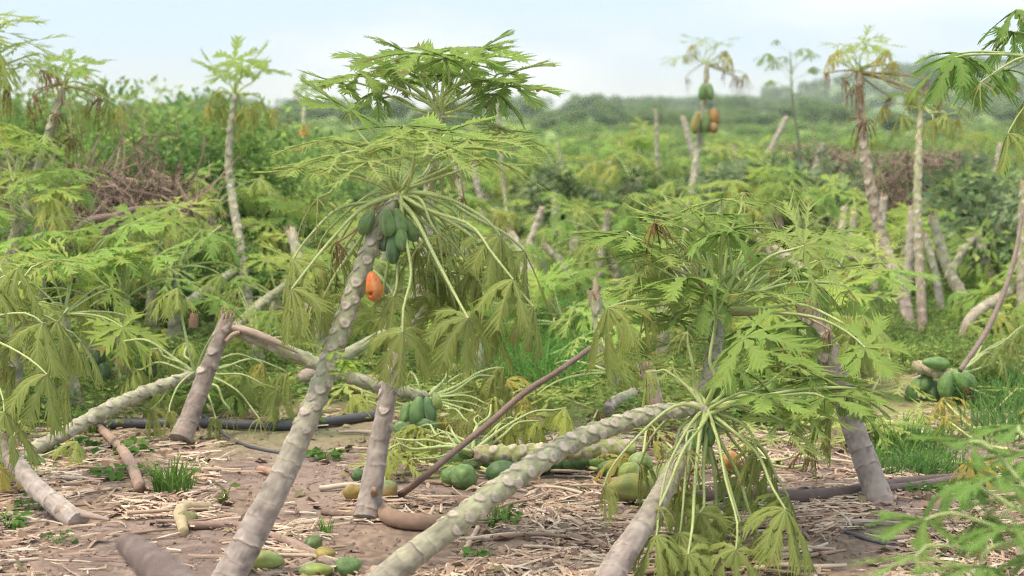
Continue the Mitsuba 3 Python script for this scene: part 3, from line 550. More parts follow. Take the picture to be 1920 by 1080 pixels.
# ---- D: the tree with the tangled crown behind C
rD = np.random.default_rng(14)
Dk = thing('papaya_tree', 'papaya tree right of centre with wide tangled crown, grey foot at the bottom edge', 'papaya tree')
apD = trunk(Dk, [(1125, 1112, 6.9, 58), (1165, 1045, 7.0, 53), (1212, 975, 7.12, 46), (1262, 885, 7.35, 39), (1308, 785, 7.65, 34), (1335, 680, 7.85, 29), (1350, 582, 7.95, 20)], rD, scar_from=.5, gap=(.062, .014))
bud(Dk, rD, apD, [0, 0, 1], 14, .14)
leaves(Dk, rD, apD, 7.95, [(1140, 577, -.3, 'umb', 118, .06), (1227, 412, -.15, 'dry', 84, .0), (1222, 420, -.1, 'yellow', 40, .0), (1260, 410, .05, 'lacy', 95, 0), (1190, 490, -.1, 'hang', 60, .02), (1205, 588, -.1, 'hang', 70, .05), (1237, 470, .0, 'lacy', 150, .02, 180), (1353, 373, 0, 'lacy', 112, 0, 200), (1345, 400, .1, 'fresh', 110, 0, 120), (1417, 415, -.05, 'skel', 56, 0), (1392, 360, .05, 'skel', 50, 0),
 (1507, 461, -.15, 'lacy', 118, .05, 0, (-.35, -1, .35)), (1533, 563, -.1, 'skel', 78, .04), (1602, 623, -.2, 'umb', 88, .06), (1622, 652, -.3, 'fresh', 95, .06, -10, (0, -.7, .8)), (1595, 545, .1, 'skel', 80, .06), (1557, 620, -.25, 'dry', 45, .05),
 (1300, 450, .2, 'fresh', 112, 0), (1400, 470, .3, 'fresh', 118, 0), (1330, 500, .2, 'shade', 105, 0, 150), (1450, 520, .2, 'fresh', 110, .02), (1500, 515, .3, 'shade', 110, .03), (1250, 540, .2, 'fresh', 110, .03), (1420, 545, -.2, 'lacy', 100, .02), (1580, 500, .3, 'lacy', 112, .05), (1290, 520, -.25, 'fresh', 100, .02), (1370, 430, -.2, 'fresh', 105, 0, -60), (1470, 440, .25, 'lacy', 105, 0), (1320, 420, -.1, 'lacy', 100, 0), (1285, 640, -.1, 'lacy', 90, .04), (1420, 610, .2, 'shade', 110, .03), (1190, 640, .2, 'lacy', 100, .06), (1500, 600, .25, 'shade', 115, .05), (1270, 600, .1, 'fresh', 95, .03)])
tuft_leaves(Dk, rD, apD, 7.95, 1380, 470, 225, 120, 15, ['fresh', 'lacy', 'lacy', 'shade', 'umb'], 98)
tuft_leaves(C, rC, apC, 7.5, 1480, 725, 135, 85, 7, ['fresh', 'fresh', 'lacy', 'shade'], 105)
tuft_leaves(C, rC, apC, 7.5, 1340, 900, 130, 100, 8, ['umb', 'hang', 'skel'], 78)
for x, y in ((1332, 545), (1357, 548), (1345, 556)):
    m, c = fruit_mesh(.055, .017, rD, PALEG); k = part(Dk, 'fruit'); put_fruit(k, m, c, P(x, y + 12, 7.85), np.array([rD.normal(0, .2), 0, 1.0]))
# ---- J: curved trunk at the lower left, crown outside the frame with leaves hanging into it
rJ = np.random.default_rng(15)
J = thing('papaya_tree', 'papaya tree bowed out of the left edge, curved grey foot, olive umbrella leaves', 'papaya tree')
apJ = trunk(J, [(146, 980, 8.05, 44), (118, 957, 8.12, 42), (62, 908, 8.25, 38), (2, 832, 8.4, 36), (-70, 730, 8.55, 34), (-150, 640, 8.7, 30)], rJ, scar_from=.55, gap=(.062, .014), low=(.42, .365, .315), high=(.42, .38, .31))
v, f = tube([P(110, 955, 8.1), P(160, 965, 8.05), P(205, 970, 7.98) - [0, 0, .01]], (.03, .018, .006), 10, 8); put(part(J, 'root'), (v, f), 'bark_material', np.tile([.36, .29, .235], (len(v), 1)))
leaves(J, rJ, apJ, 8.7, [(80, 606, -.1, 'umb', 122, .07), (88, 702, -.3, 'umb', 122, .09), (8, 772, -.4, 'umb', 118, .12), (33, 503, .1, 'umb', 105, .04), (102, 487, .3, 'lacy', 72, .02), (105, 602, .2, 'umb', 100, .1), (20, 640, .2, 'hang', 90, .06), (150, 640, .3, 'umb', 100, .10), (40, 560, .3, 'lacy', 95, .03), (-30, 520, 0, 'umb', 110, .03), (30, 690, .2, 'hang', 100, .1), (130, 720, .2, 'hang', 90, .14)])
# ---- stumps
rS = np.random.default_rng(16)
E = thing('broken_papaya_stump', 'thick pale grey papaya stump at the right standing over a dark log', 'stump')
trunk(E, [(1654, 955, 8.55, 62), (1634, 895, 8.6, 51), (1596, 790, 8.65, 45), (1565, 690, 8.65, 43), (1538, 625, 8.65, 45), (1512, 572, 8.65, 46)], rS, scar_from=.62, gap=(.075, .04), jag=.045, seg=36, low=(.325, .274, .242), high=(.34, .29, .255)); splinters(E, P(1512, 572, 8.65), [-.3, 0, 1], .052, rS, 16, .10)
F = thing('broken_papaya_stump', 'grey papaya stump left of centre with torn pointed top, yellowing fruit at its foot', 'stump')
trunk(F, [(686, 975, 8.2, 54), (695, 925, 8.25, 46), (713, 820, 8.3, 39), (733, 710, 8.3, 33), (744, 655, 8.3, 29)], rS, scar_from=.55, gap=(.060, .03), jag=.05, seg=36, low=(.315, .268, .236), high=(.34, .295, .255)); splinters(F, P(744, 655, 8.3), [.1, 0, 1], .032, rS, 12, .09)
Gk = thing('broken_papaya_stump', 'brown leaning papaya stump left of the centre with its snapped top hinged to it', 'stump')
trunk(Gk, [(338, 826, 10.1, 48), (352, 792, 10.15, 40), (385, 705, 10.2, 35), (410, 640, 10.2, 30), (425, 598, 10.2, 25)], rS, scar_from=.5, gap=(.075, .04), jag=.04, low=(.295, .235, .20), high=(.30, .255, .21)); splinters(Gk, P(425, 598, 10.2), [.25, 0, 1], .034, rS, 12, .10)
v, f = tube([P(425, 640, 10.17), P(436, 628, 10.15), P(450, 622, 10.15)], (.016, .014, .012), 8, 6); put(part(Gk, 'splinter'), (v, f), 'bark_material', np.tile([.40, .30, .22], (len(v), 1)))
# ---- H: the snapped top of G
H_ = thing('fallen_papaya_trunk', 'snapped papaya top slanting down from the leaning stump, green fruit under its tip', 'fallen trunk')
trunk(H_, [(440, 618, 10.2, 27), (500, 642, 10.2, 27), (570, 672, 10.22, 27), (650, 704, 10.25, 26), (725, 728, 10.3, 25), (800, 745, 10.4, 20)], rS, scar_from=.05, gap=(.05, .028), low=(.33, .30, .20), high=(.31, .325, .19), fade=(-.2, .3), jag=.0)
v, f = tube([P(436, 614, 10.17), P(470, 622, 10.14), P(520, 642, 10.13), P(560, 662, 10.16)], (.015, .022, .018, .005), 10, 7); put(part(H_, 'torn_wood'), (v, f), 'bark_material', np.tile([.40, .315, .245], (len(v), 1)) * rS.uniform(.8, 1.1, (len(v), 1)))
apH = P(805, 746, 10.4)
leaves(H_, rS, apH, 10.4, [(850, 682, .1, 'skel', 40, 0), (886, 690, .15, 'hang', 60, .0), (928, 706, .1, 'hang', 70, .02), (943, 752, -.1, 'skel', 70, .01), (895, 775, -.25, 'hang', 60, .01), (878, 790, -.35, 'skel', 50, .01), (770, 697, .1, 'skel', 40, 0), (945, 690, .2, 'hang', 80, .03), (860, 720, .3, 'umb', 75, .02), (910, 735, .3, 'hang', 75, .02), (960, 730, .3, 'hang', 75, .02), (920, 770, 0, 'hang', 70, .01)], tint=np.array([1.2, 1.12, 1.0]))
for x, y, ln, w, d, col in ((783, 772, 58, 32, (.1, 0, 1), (.135, .24, .085)), (761, 775, 44, 24, (.2, .2, 1), GREEN), (805, 768, 50, 24, (-.25, .1, 1), (.10, .19, .08)), (800, 797, 50, 28, (-.9, -.2, .35), (.12, .22, .095)), (756, 798, 42, 25, (.8, .2, .5), GREEN), (818, 752, 34, 20, (-.2, 0, 1), PALEG)):
    m, c = fruit_mesh(ln * 10.3 / FPX, w * .5 * 10.3 / FPX, rS, col); k = part(H_, 'fruit'); put_fruit(k, m, c, P(x, y, 10.27), np.array(d, float), rS.uniform(0, 6))
# ---- I: fallen trunk at the left
I_ = thing('fallen_papaya_trunk', 'pale fallen papaya trunk at the left ending in a fan of green stalks', 'fallen trunk')
apI = trunk(I_, [(60, 845, 9.7, 28), (130, 808, 9.85, 28), (200, 768, 10.0, 28), (290, 728, 10.25, 24), (366, 702, 10.5, 18)], rS, scar_from=.02, gap=(.05, .027), low=(.36, .345, .25), high=(.38, .385, .25), fade=(-.2, .5))
leaves(I_, rS, apI, 10.5, [(332, 540, -.1, 'umb', 78, .0), (423, 572, -.1, 'skel', 56, .0), (282, 655, .1, 'hang', 70, .03), (222, 638, .1, 'hang', 75, .06), (493, 682, .1, 'yellow', 62, .05), (520, 730, -.1, 'umb', 76, .06), (487, 785, -.25, 'skel', 60, .04), (405, 785, -.3, 'hang', 45, .04), (432, 768, -.2, 'skel', 55, .04), (282, 768, -.3, 'hang', 60, .05), (318, 772, -.35, 'hang', 50, .04), (248, 690, .1, 'umb', 66, .04), (460, 700, .3, 'umb', 80, .05), (440, 740, .3, 'shade', 80, .04), (300, 730, .3, 'umb', 75, .04), (350, 640, .3, 'umb', 75, .0), (540, 700, .3, 'hang', 70, .06), (375, 735, .35, 'shade', 85, .03), (400, 690, .4, 'shade', 85, .03)], tint=np.array([1.1, 1.1, 1.0]))
for x, y in ((168, 682), (186, 668), (196, 694), (285, 690)):
    m, c = fruit_mesh(.11, .036, rS, np.array(DARKG) * .7); k = part(I_, 'fruit'); put_fruit(k, m, c, P(x, y, 10.6), np.array([rS.normal(0, .3), 0, 1.0]))
# ---- N: trunk lying behind C with fruit spilled beside it
N_ = thing('fallen_papaya_trunk', 'short green scaly papaya top lying flat behind the bent-over trunk, stalks spread to the left', 'fallen trunk')
apN = trunk(N_, [(1192, 842, 9.2, 34), (1100, 842, 9.2, 36), (1000, 850, 9.2, 36), (930, 852, 9.2, 34), (888, 850, 9.2, 28)], rS, scar_from=.0, gap=(.03, .017), low=(.28, .315, .12), high=(.30, .33, .13), size=1.05, lump=.007, jag=.02)
leaves(N_, rS, apN, 9.2, [(841, 797, .1, 'skel', 30, 0), (897, 778, .1, 'skel', 40, 0), (955, 796, .15, 'hang', 60, .02), (742, 822, -.05, 'skel', 55, .01), (724, 846, -.2, 'umb', 52, .03), (930, 745, .2, 'hang', 75, .04), (760, 835, .1, 'hang', 55, .02), (800, 815, .15, 'hang', 60, .02), (985, 770, .3, 'hang', 80, .03), (1010, 790, .25, 'umb', 75, .03), (770, 860, -.2, 'skel', 50, .02), (820, 805, .3, 'hang', 60, .02), (1061, 765, .2, 'umb', 90, .05), (790, 800, .4, 'hang', 70, .02)], tint=np.array([1.3, 1.2, 1.0]))
# ---- the big trunk foot in front, out of focus
K = thing('broken_papaya_stump', 'blurred grey brown trunk rising towards the viewer at the bottom left edge', 'stump')
trunk(K, [(900, 2300, 3.0, 120), (480, 1300, 3.4, 105), (330, 1102, 4.0, 86), (275, 1050, 4.5, 66), (238, 1020, 5.0, 46)], rS, scar_from=.99, gap=(.1, .05), low=(.13, .098, .085), high=(.13, .098, .085))
# ---- plants rooted outside the frame at the right
rR = np.random.default_rng(17)
W = thing('papaya_plant', 'young papaya plant close to the viewer at the bottom right, blurred bright green leaves', 'papaya plant')
apW = trunk(W, [(2080, 1500, 5.0, 60), (2070, 1250, 5.0, 50), (2060, 1060, 5.0, 40)], rR)
leaves(W, rR, apW, 5.0, [(1818, 828, .1, 'fresh', 120, .0, 170), (1868, 893, -.1, 'fresh', 125, 0, 185), (1735, 975, .1, 'fresh', 112, .03, 178), (1717, 1044, -.1, 'lacy', 125, .05, 190), (1900, 985, -.2, 'fresh', 120, .02, 200), (1840, 1060, -.25, 'fresh', 125, .05, 185), (1935, 850, .2, 'fresh', 120, 0, 90), (1900, 930, .2, 'lacy', 120, .0, 160), (1790, 905, .2, 'shade', 112, .02, 170), (1910, 800, .3, 'fresh', 110, 0, 140), (1930, 1040, 0, 'shade', 120, .03, 210), (1850, 970, .15, 'shade', 115, .02, 175)], tint=np.array([.62, .78, .75]))
X0 = thing('papaya_tree', 'papaya tree beyond the right edge, leaves reaching into the upper right corner', 'papaya tree')
apX = trunk(X0, [(2120, 1010, 7.6, 66), (2110, 600, 7.7, 55), (2080, 300, 7.8, 45), (2060, 130, 7.8, 35)], rR, scar_from=.3)
leaves(X0, rR, apX, 7.8, [(1790, 108, 0, 'shade', 118, .02, 178), (1800, 100, .1, 'shade', 140, .02, 30), (1905, 18, .1, 'shade', 100, .0, 170), (1838, 155, -.1, 'skel', 92, .06), (1880, 130, .2, 'shade', 80, .04, 180), (1890, 250, -.1, 'umb', 82, .10), (1920, 190, .2, 'umb', 80, .06), (1900, 60, .2, 'shade', 100, .03, 120), (1930, 300, .1, 'yellow', 80, .1)], tint=np.array([.9, 1.0, .9]))
# ================================================================== trees of the middle distance
def back_tree(label, spec, seed, leafspec, D0, detail=1, scar=.2, tint=None, low=LOW, high=HIGH, name='papaya_tree', **kw):
    r = np.random.default_rng(seed); k = thing(name, label, 'papaya tree')
    spec = [(x, y, d, w * .70) for x, y, d, w in spec]; ap = trunk(k, spec, r, scar_from=scar, step=.012, seg=20, low=low, high=high, gap=(.09, .035), size=1.1, **kw)
    leaves(k, r, ap, D0, leafspec, detail=detail, tint=tint); return k, r, ap
def fruits(k, r, D, spec):
    for x, y, ln, w, d, col, ripe in spec:
        m, c = fruit_mesh(ln * D / FPX, w * .5 * D / FPX, r, col, ripe, seg=14, n=12); kk = part(k, 'fruit'); put_fruit(kk, m, c, P(x, y, D), np.array(d, float), r.uniform(0, 6))
back_tree('tall bare papaya trunk at the right with small yellow crown and dry brown leaves', [(1712, 640, 14.6, 38), (1690, 545, 14.8, 36), (1655, 450, 15, 33), (1632, 350, 15, 30), (1616, 240, 15, 26), (1612, 135, 15, 20)], 31,
 [(1570, 92, 0, 'yellow', 48, 0), (1592, 84, .1, 'lacy', 52, 0), (1618, 80, -.1, 'lacy', 55, 0), (1642, 84, .1, 'lacy', 55, 0), (1668, 96, 0, 'yellow', 50, 0), (1556, 104, -.1, 'yellow', 45, 0), (1650, 108, -.2, 'yellow', 45, 0), (1600, 105, -.25, 'lacy', 45, 0, -100), (1680, 115, .1, 'yellow', 45, 0),
  (1738, 147, 0, 'dry', 46, .02), (1742, 147, .1, 'dry', 40, .02), (1712, 178, -.1, 'dry', 50, .02), (1760, 188, .1, 'dry', 52, .0), (1768, 188, -.05, 'dry', 45, .0), (1672, 185, .1, 'dry', 52, .02), (1546, 136, 0, 'dry', 40, .03), (1582, 150, -.1, 'dry', 55, .02), (1604, 160, -.1, 'dry', 60, .0), (1622, 230, -.1, 'dry', 70, .0), (1720, 165, 0, 'umb', 45, .02)], 15, tint=np.array([1.2, 1.15, 1.0]), high=(.36, .30, .21))
back_tree('second tall bare papaya trunk, right of the yellow-crowned one, thinner and straight', [(1732, 645, 14.5, 30), (1725, 520, 14.6, 27), (1720, 400, 14.7, 24), (1722, 300, 14.8, 21), (1727, 205, 15, 16)], 32,
 [(1700, 178, .2, 'fresh', 52, 0), (1745, 170, .2, 'fresh', 52, 0), (1780, 195, .1, 'lacy', 55, .02), (1690, 215, 0, 'umb', 52, .02), (1775, 215, -.1, 'umb', 52, .04), (1655, 200, .1, 'yellow', 45, .03), (1800, 225, .1, 'yellow', 50, .04), (1750, 225, -.2, 'hang', 45, .03)], 15, low=(.33, .26, .215), high=(.36, .36, .20))
kAA, rr, ap = back_tree('distant papaya tree against the sky with two tiers of green and orange fruit', [(1280, 520, 19.6, 26), (1296, 370, 19.8, 22), (1308, 280, 20, 19), (1320, 200, 20, 17), (1326, 120, 20, 13)], 33,
 [(1296, 84, 0, 'yellow', 42, 0), (1318, 76, .1, 'lacy', 42, 0), (1345, 82, 0, 'lacy', 45, 0), (1362, 95, .1, 'yellow', 48, 0), (1372, 110, -.1, 'yellow', 42, .0), (1280, 105, .1, 'lacy', 40, .03), (1285, 148, 0, 'dry', 30, .05), (1360, 135, 0, 'dry', 28, .02), (1385, 145, .1, 'dry', 48, .0), (1395, 150, -.1, 'dry', 40, 0), (1400, 140, .1, 'yellow', 35, 0)], 20)
fruits(kAA, rr, 19.9, [(1306, 230, 44, 19, (.15, 0, 1), (.20, .22, .06), ((.36, .24, .05), .6)), (1325, 228, 44, 20, (0, 0, 1), (.13, .20, .06), None), (1340, 218, 32, 21, (-.1, 0, 1), (.34, .19, .05), ((.30, .13, .04), .5)), (1338, 238, 24, 20, (-.1, 0, 1), (.32, .18, .06), None), (1317, 172, 32, 15, (.1, 0, 1), GREEN, None), (1332, 172, 32, 15, (-.1, 0, 1), GREEN, None)])
back_tree('slim papaya tree at the left against the thicket, small crown of green and yellowing leaves', [(474, 612, 14.4, 28), (462, 540, 14.6, 27), (447, 440, 14.8, 25), (430, 330, 15, 22), (432, 250, 15, 20), (441, 178, 15, 15)], 34,
 [(408, 132, 0, 'fresh', 52, 0), (440, 112, .1, 'fresh', 55, 0), (470, 120, 0, 'fresh', 58, 0), (500, 130, .1, 'fresh', 52, 0), (455, 128, -.2, 'fresh', 50, 0), (400, 172, .1, 'umb', 52, .03), (385, 200, 0, 'yellow', 50, .05), (490, 190, .1, 'umb', 55, .04), (520, 208, 0, 'yellow', 45, .06), (470, 205, -.1, 'yellow', 50, .04), (450, 215, .1, 'hang', 50, .02), (410, 205, .1, 'hang', 50, .03), (425, 140, .2, 'fresh', 50, 0)], 15, tint=np.array([1.15, 1.1, 1]))
back_tree('leaning papaya tree near the left edge with brown dead leaves hanging from its crown', [(-5, 560, 12.8, 36), (30, 440, 12.9, 34), (58, 372, 13, 33), (88, 265, 13, 27), (112, 188, 13, 22), (120, 160, 13, 16)], 35,
 [(100, 122, 0, 'fresh', 52, 0), (130, 116, .1, 'fresh', 58, 0), (160, 122, 0, 'fresh', 55, 0), (75, 130, .1, 'dry', 62, 0), (88, 135, -.1, 'dry', 70, 0), (60, 180, 0, 'dry', 62, .03), (190, 185, 0, 'dry', 72, .03), (205, 200, .1, 'umb', 62, .05), (150, 250, 0, 'umb', 55, .06), (135, 260, -.1, 'dry', 70, .03), (195, 160, .2, 'umb', 55, .02), (50, 200, .1, 'dry', 62, .05), (145, 130, -.2, 'fresh', 50, 0), (165, 200, .2, 'hang', 60, .04), (105, 215, -.1, 'dry', 60, .0), (230, 205, .1, 'yellow', 50, .05)], 13, low=(.30, .27, .19))
back_tree('papaya tree beyond the left edge, ragged leaves reaching in above the thicket', [(-150, 700, 11.8, 45), (-130, 400, 12, 38), (-90, 150, 12, 25)], 36,
 [(20, 40, 0, 'lacy', 72, 0), (40, 80, .1, 'lacy', 78, 0), (0, 100, -.1, 'umb', 72, .02), (50, 120, .2, 'lacy', 75, .02), (10, 150, .1, 'umb', 75, .03), (20, 160, -.1, 'dry', 65, .03), (-20, 60, .1, 'lacy', 80, 0), (75, 100, .1, 'lacy', 55, .02), (0, 210, .2, 'yellow', 65, .06), (-10, 30, 0, 'lacy', 80, 0)], 12, tint=np.array([1.05, 1.02, .9]))
k, rr, ap = back_tree('far thin papaya trunk with one orange fruit hanging, left of the central crown', [(560, 480, 23, 14), (567, 300, 23.5, 12), (570, 195, 24, 9)], 37, [(555, 170, 0, 'dry', 24, 0), (585, 175, 0, 'fresh', 30, 0), (570, 165, 0, 'fresh', 30, 0)], 24)
fruits(k, rr, 23.7, [(571, 248, 32, 18, (0, 0, 1), (.62, .26, .05), None)])
def bare(label, spec, seed, jag=.03, scar=.3, name='broken_papaya_stump', cat='stump', group=None, low=LOW, high=HIGH, size=1.1, step=.014, seg=18):
    r = np.random.default_rng(seed); k = thing(name, label, cat, group); spec = [(x, y, d, w * .76) for x, y, d, w in spec]; ap = trunk(k, spec, r, scar_from=scar, step=step, seg=seg, gap=(.08, .035), size=size, jag=jag, low=low, high=high)
    if spec[-1][2] < 18: splinters(k, ap, ap - P(*spec[-2][:3]), spec[-1][3] * .47 * spec[-1][2] / FPX, r, 8, .08)
    return k, r, ap
PINK = (.36, .27, .225)
bare('mossy broken stump leaning left, second of those right of the straight bare trunk', [(1828, 605, 15.3, 34), (1800, 548, 15.4, 32), (1772, 490, 15.5, 29), (1748, 405, 15.6, 24)], 41, high=(.34, .35, .19))
bare('thinner brown broken stump just right of the straight bare trunk', [(1765, 585, 15.8, 22), (1755, 520, 15.9, 20), (1735, 440, 16, 16)], 42)
bare('pale broken stump whose snapped top folds down to the left, at the right side', [(1875, 570, 16.5, 30), (1852, 505, 16.6, 28), (1832, 442, 16.7, 25)], 43, low=PINK, high=(.35, .32, .23))
bare('scaly broken top folded down beside the pale stump at the right', [(1832, 442, 16.7, 22), (1808, 465, 16.6, 22), (1782, 520, 16.5, 22)], 44, name='fallen_papaya_trunk', cat='fallen trunk')
bare('short smooth pinkish stump between the two tall bare trunks', [(1676, 560, 16.8, 30), (1688, 510, 16.9, 27), (1703, 452, 17, 23)], 45, jag=.02, scar=.9, low=PINK)
bare('pale scaly stump at the right edge behind the brown stick', [(1905, 480, 18, 26), (1893, 440, 18, 24), (1876, 400, 18, 21)], 46, low=PINK)
bare('mossy straight trunk cut by the right edge of the picture', [(1918, 650, 14.2, 30), (1916, 500, 14.3, 28), (1920, 340, 14.4, 22)], 47, high=(.30, .31, .15))
bare('pinkish thin leaning stump far behind at the right, above the broken ones', [(1785, 400, 22, 18), (1800, 365, 22, 17), (1815, 325, 22, 13)], 48, low=PINK)
bare('pale slanting bare trunk in the mid field left of the orange-fruited tree', [(1098, 408, 24, 15), (1125, 350, 24.3, 14), (1162, 270, 24.6, 10)], 49)
bare('thin upright trunk beside the slanting bare trunk in the mid field', [(1137, 405, 25, 9), (1143, 350, 25, 9), (1150, 300, 25, 7)], 50)
bare('straight thin pole-like trunk in the mid field right of the slanting one', [(1238, 420, 22, 14), (1233, 330, 22, 12), (1230, 205, 22, 10)], 51, low=(.40, .32, .22))
bare('thin pale trunk in the field behind the central crown, right of it', [(950, 390, 24, 14), (940, 300, 24, 12), (933, 180, 24, 10)], 52, low=(.36, .33, .22))
bare('thin pale trunk in the field behind the central crown, left of it', [(603, 440, 20, 18), (597, 380, 20, 17), (594, 305, 20, 14)], 53)
bare('knobbly pale stump in the mid field above the fallen log', [(1040, 440, 22, 24), (1042, 400, 22, 24), (1043, 365, 22, 22)], 54)
bare('pale curved stump leaning in the grass right of the central crown', [(1078, 545, 17, 24), (1060, 505, 17, 24), (1022, 460, 17, 20)], 55, low=(.35, .31, .22))
bare('torn stump with dry curled bark left of the tangled crown', [(1128, 690, 11.9, 24), (1124, 620, 11.9, 26), (1116, 555, 11.9, 34)], 56, jag=.10, low=PINK)
bare('pinkish smooth stump behind the tangled crown, leaning right', [(1160, 640, 12.8, 34), (1185, 560, 12.9, 32), (1205, 500, 13, 28)], 57, scar=.9, low=PINK)
bare('pale stump half hidden inside the tangled crown', [(1275, 560, 11.5, 36), (1280, 500, 11.6, 34), (1288, 415, 11.7, 28)], 58, scar=.9, low=PINK)
bare('broken stump with a split top under the tangled crown, left side', [(1230, 765, 9.9, 40), (1222, 720, 9.9, 40), (1212, 690, 9.9, 42)], 59, jag=.05, low=PINK)
bare('torn pale stump in the grass below the central crown', [(905, 720, 11.8, 34), (900, 690, 11.8, 32), (893, 650, 11.8, 30)], 60, jag=.08, scar=.9, low=PINK)
bare('pair of pale thin stumps behind the tangled crown at its upper right', [(1463, 430, 19, 20), (1458, 390, 19, 20), (1455, 345, 19, 16)], 61, low=PINK)
bare('small pale stump in the left tangle below the curved branches', [(212, 505, 14.5, 30), (215, 480, 14.5, 28), (220, 455, 14.5, 24)], 62, low=PINK)
bare('grey log sloping up to the slim tree at the left', [(335, 582, 13.6, 28), (385, 545, 14, 26), (438, 508, 14.4, 20)], 63, name='fallen_papaya_trunk', cat='fallen trunk', low=(.38, .33, .29), scar=.95)
bare('smooth pinkish log behind the central trunk, sloping up to the right', [(560, 712, 11.5, 36), (650, 665, 11.6, 34), (722, 625, 11.7, 28)], 64, name='fallen_papaya_trunk', cat='fallen trunk', low=(.38, .30, .255), scar=.95)
bare('pale log in the left tangle behind the leaning stump', [(440, 615, 12.8, 26), (490, 570, 13, 26), (545, 530, 13.2, 22)], 65, name='fallen_papaya_trunk', cat='fallen trunk', low=(.38, .35, .25))
bare('long thin fallen trunk lying across the field at the right of the tangled crown', [(1400, 345, 20, 20), (1440, 360, 19.8, 20), (1462, 385, 19.6, 16)], 66, name='fallen_papaya_trunk', cat='fallen trunk')
bare('long pale fallen trunk lying between the tangled crown and the tall bare trunk', [(1540, 475, 16.8, 20), (1640, 490, 16.6, 20), (1740, 522, 16.4, 20)], 67, name='fallen_papaya_trunk', cat='fallen trunk', low=(.36, .33, .22))
bare('short log end pointing at the viewer under the tangled crown', [(1140, 770, 10.4, 30), (1150, 755, 10.5, 30), (1190, 735, 10.7, 26)], 68, name='fallen_papaya_trunk', cat='fallen trunk', low=(.38, .31, .27), scar=.95)
# ---- fallen and battered papaya plants that fill the middle ground
def lib_leaf(seed, kind, elev, plen, L, det, tint=None):
    r = np.random.default_rng(seed); e = math.radians(elev); end = np.array([math.cos(e) * plen, 0, math.sin(e) * plen])
    pts = bend([0, 0, 0], end, .10 * plen if elev < 45 else .02); m, c = leaf_mesh(r, end, [1, 0, .1], [0, 0, 1], L, kind, det, tint)
    sm, sc = stalk_mesh(pts, .0075, .005, r, 8, 5)
    return {'type': 'shapegroup', 'blade': mikit.ply(m, 'dry_leaf_material' if kind == 'dry' else 'leaf_material', smooth=True, color=c), 'stalk': mikit.ply(sm, 'stalk_material', smooth=True, color=sc)}
LIB = {}
for i, (kind, elev, pl, L) in enumerate([('fresh', 62, .40, .27), ('fresh', 45, .44, .29), ('fresh', 28, .46, .30), ('fresh', 72, .36, .25), ('lacy', 50, .42, .27), ('lacy', 20, .46, .28), ('umb', 15, .48, .29), ('umb', 0, .50, .30), ('umb', 30, .46, .28), ('shade', 40, .42, .28), ('shade', 12, .46, .29), ('hang', 5, .48, .28), ('hang', 25, .45, .27), ('yellow', 10, .44, .26), ('dry', 0, .40, .20), ('skel', 25, .46, .26), ('skel', 45, .42, .25)]):
    for v in range(2):
        scene[f'papaya_leaf_model_{i:02d}_{v}'] = lib_leaf(500 + i * 2 + v, kind, elev, pl, L, 1, np.array([1.38, 1.2, 1.0]) if v else np.array([1.08, 1.15, 1.05])); LIB.setdefault(kind, []).append((f'papaya_leaf_model_{i:02d}_{v}', elev))
def plant(px, py, D, label, n, seed, kinds, s=1.0, group=None, trunkto=None, w=28, tilt=(0, 0), leanpx=None, fruit=0):
    """battered papaya plant: crown at the pixel, short trunk to the ground (or lying to trunkto)"""
    r = np.random.default_rng(seed); k = thing('papaya_plant', label, 'papaya plant', group); ap = P(px, py, D)
    gz = float(height(ap[0], ap[1]))
    if ap[2] < gz + .12: ap[2] = gz + .12
    foot = G(*trunkto) if trunkto else np.array([ap[0] + r.normal(0, .06), ap[1] + .05, gz - .05])
    q = [foot, foot * .5 + ap * .5 + r.normal(0, .015, 3), ap]; rad = w * .5 * D / FPX
    m, c = trunk_mesh(q, [rad, rad * .9, rad * .6], r, LOW, HIGH, scar_from=.1, step=.02, seg=14, gap=(.06, .035), size=1.1); put(part(k, 'trunk'), m, 'bark_material', c)
    tlt = r.uniform(-32, 32), r.uniform(-25, 25)
    for i in range(n):
        kind = kinds[int(r.integers(len(kinds)))]; md, el = LIB[kind][int(r.integers(len(LIB[kind])))]
        az = i * 137.5 + r.uniform(-25, 25); sc = s * r.uniform(.8, 1.15); t1, t2 = tlt[0] + r.uniform(-12, 12), tlt[1] + r.uniform(-12, 12)
        scene[part(k, 'leaf')] = {'type': 'instance', 'shapegroup': {'type': 'ref', 'id': md}, 'to_world': T().translate([float(x) for x in ap]).rotate([0, 1, 0], float(t1)).rotate([1, 0, 0], float(t2)).rotate([0, 0, 1], float(az)).scale(float(sc))}
    for i in range(fruit):
        a = i * 2.1; m, c = fruit_mesh(.12, .036, r, GREEN if i % 2 else DARKG, seg=14, n=12); put_fruit(part(k, 'fruit'), m, c, ap + [math.cos(a) * .07, math.sin(a) * .07, -.05 - .012 * i], np.array([-math.cos(a) * .6, -math.sin(a) * .6, 1.0]))
    return k
FR = ['fresh', 'fresh', 'fresh', 'shade', 'lacy', 'umb']; MIXK = ['fresh', 'lacy', 'umb', 'umb', 'shade', 'hang', 'skel']; OLD = ['umb', 'hang', 'skel', 'yellow', 'umb', 'lacy']
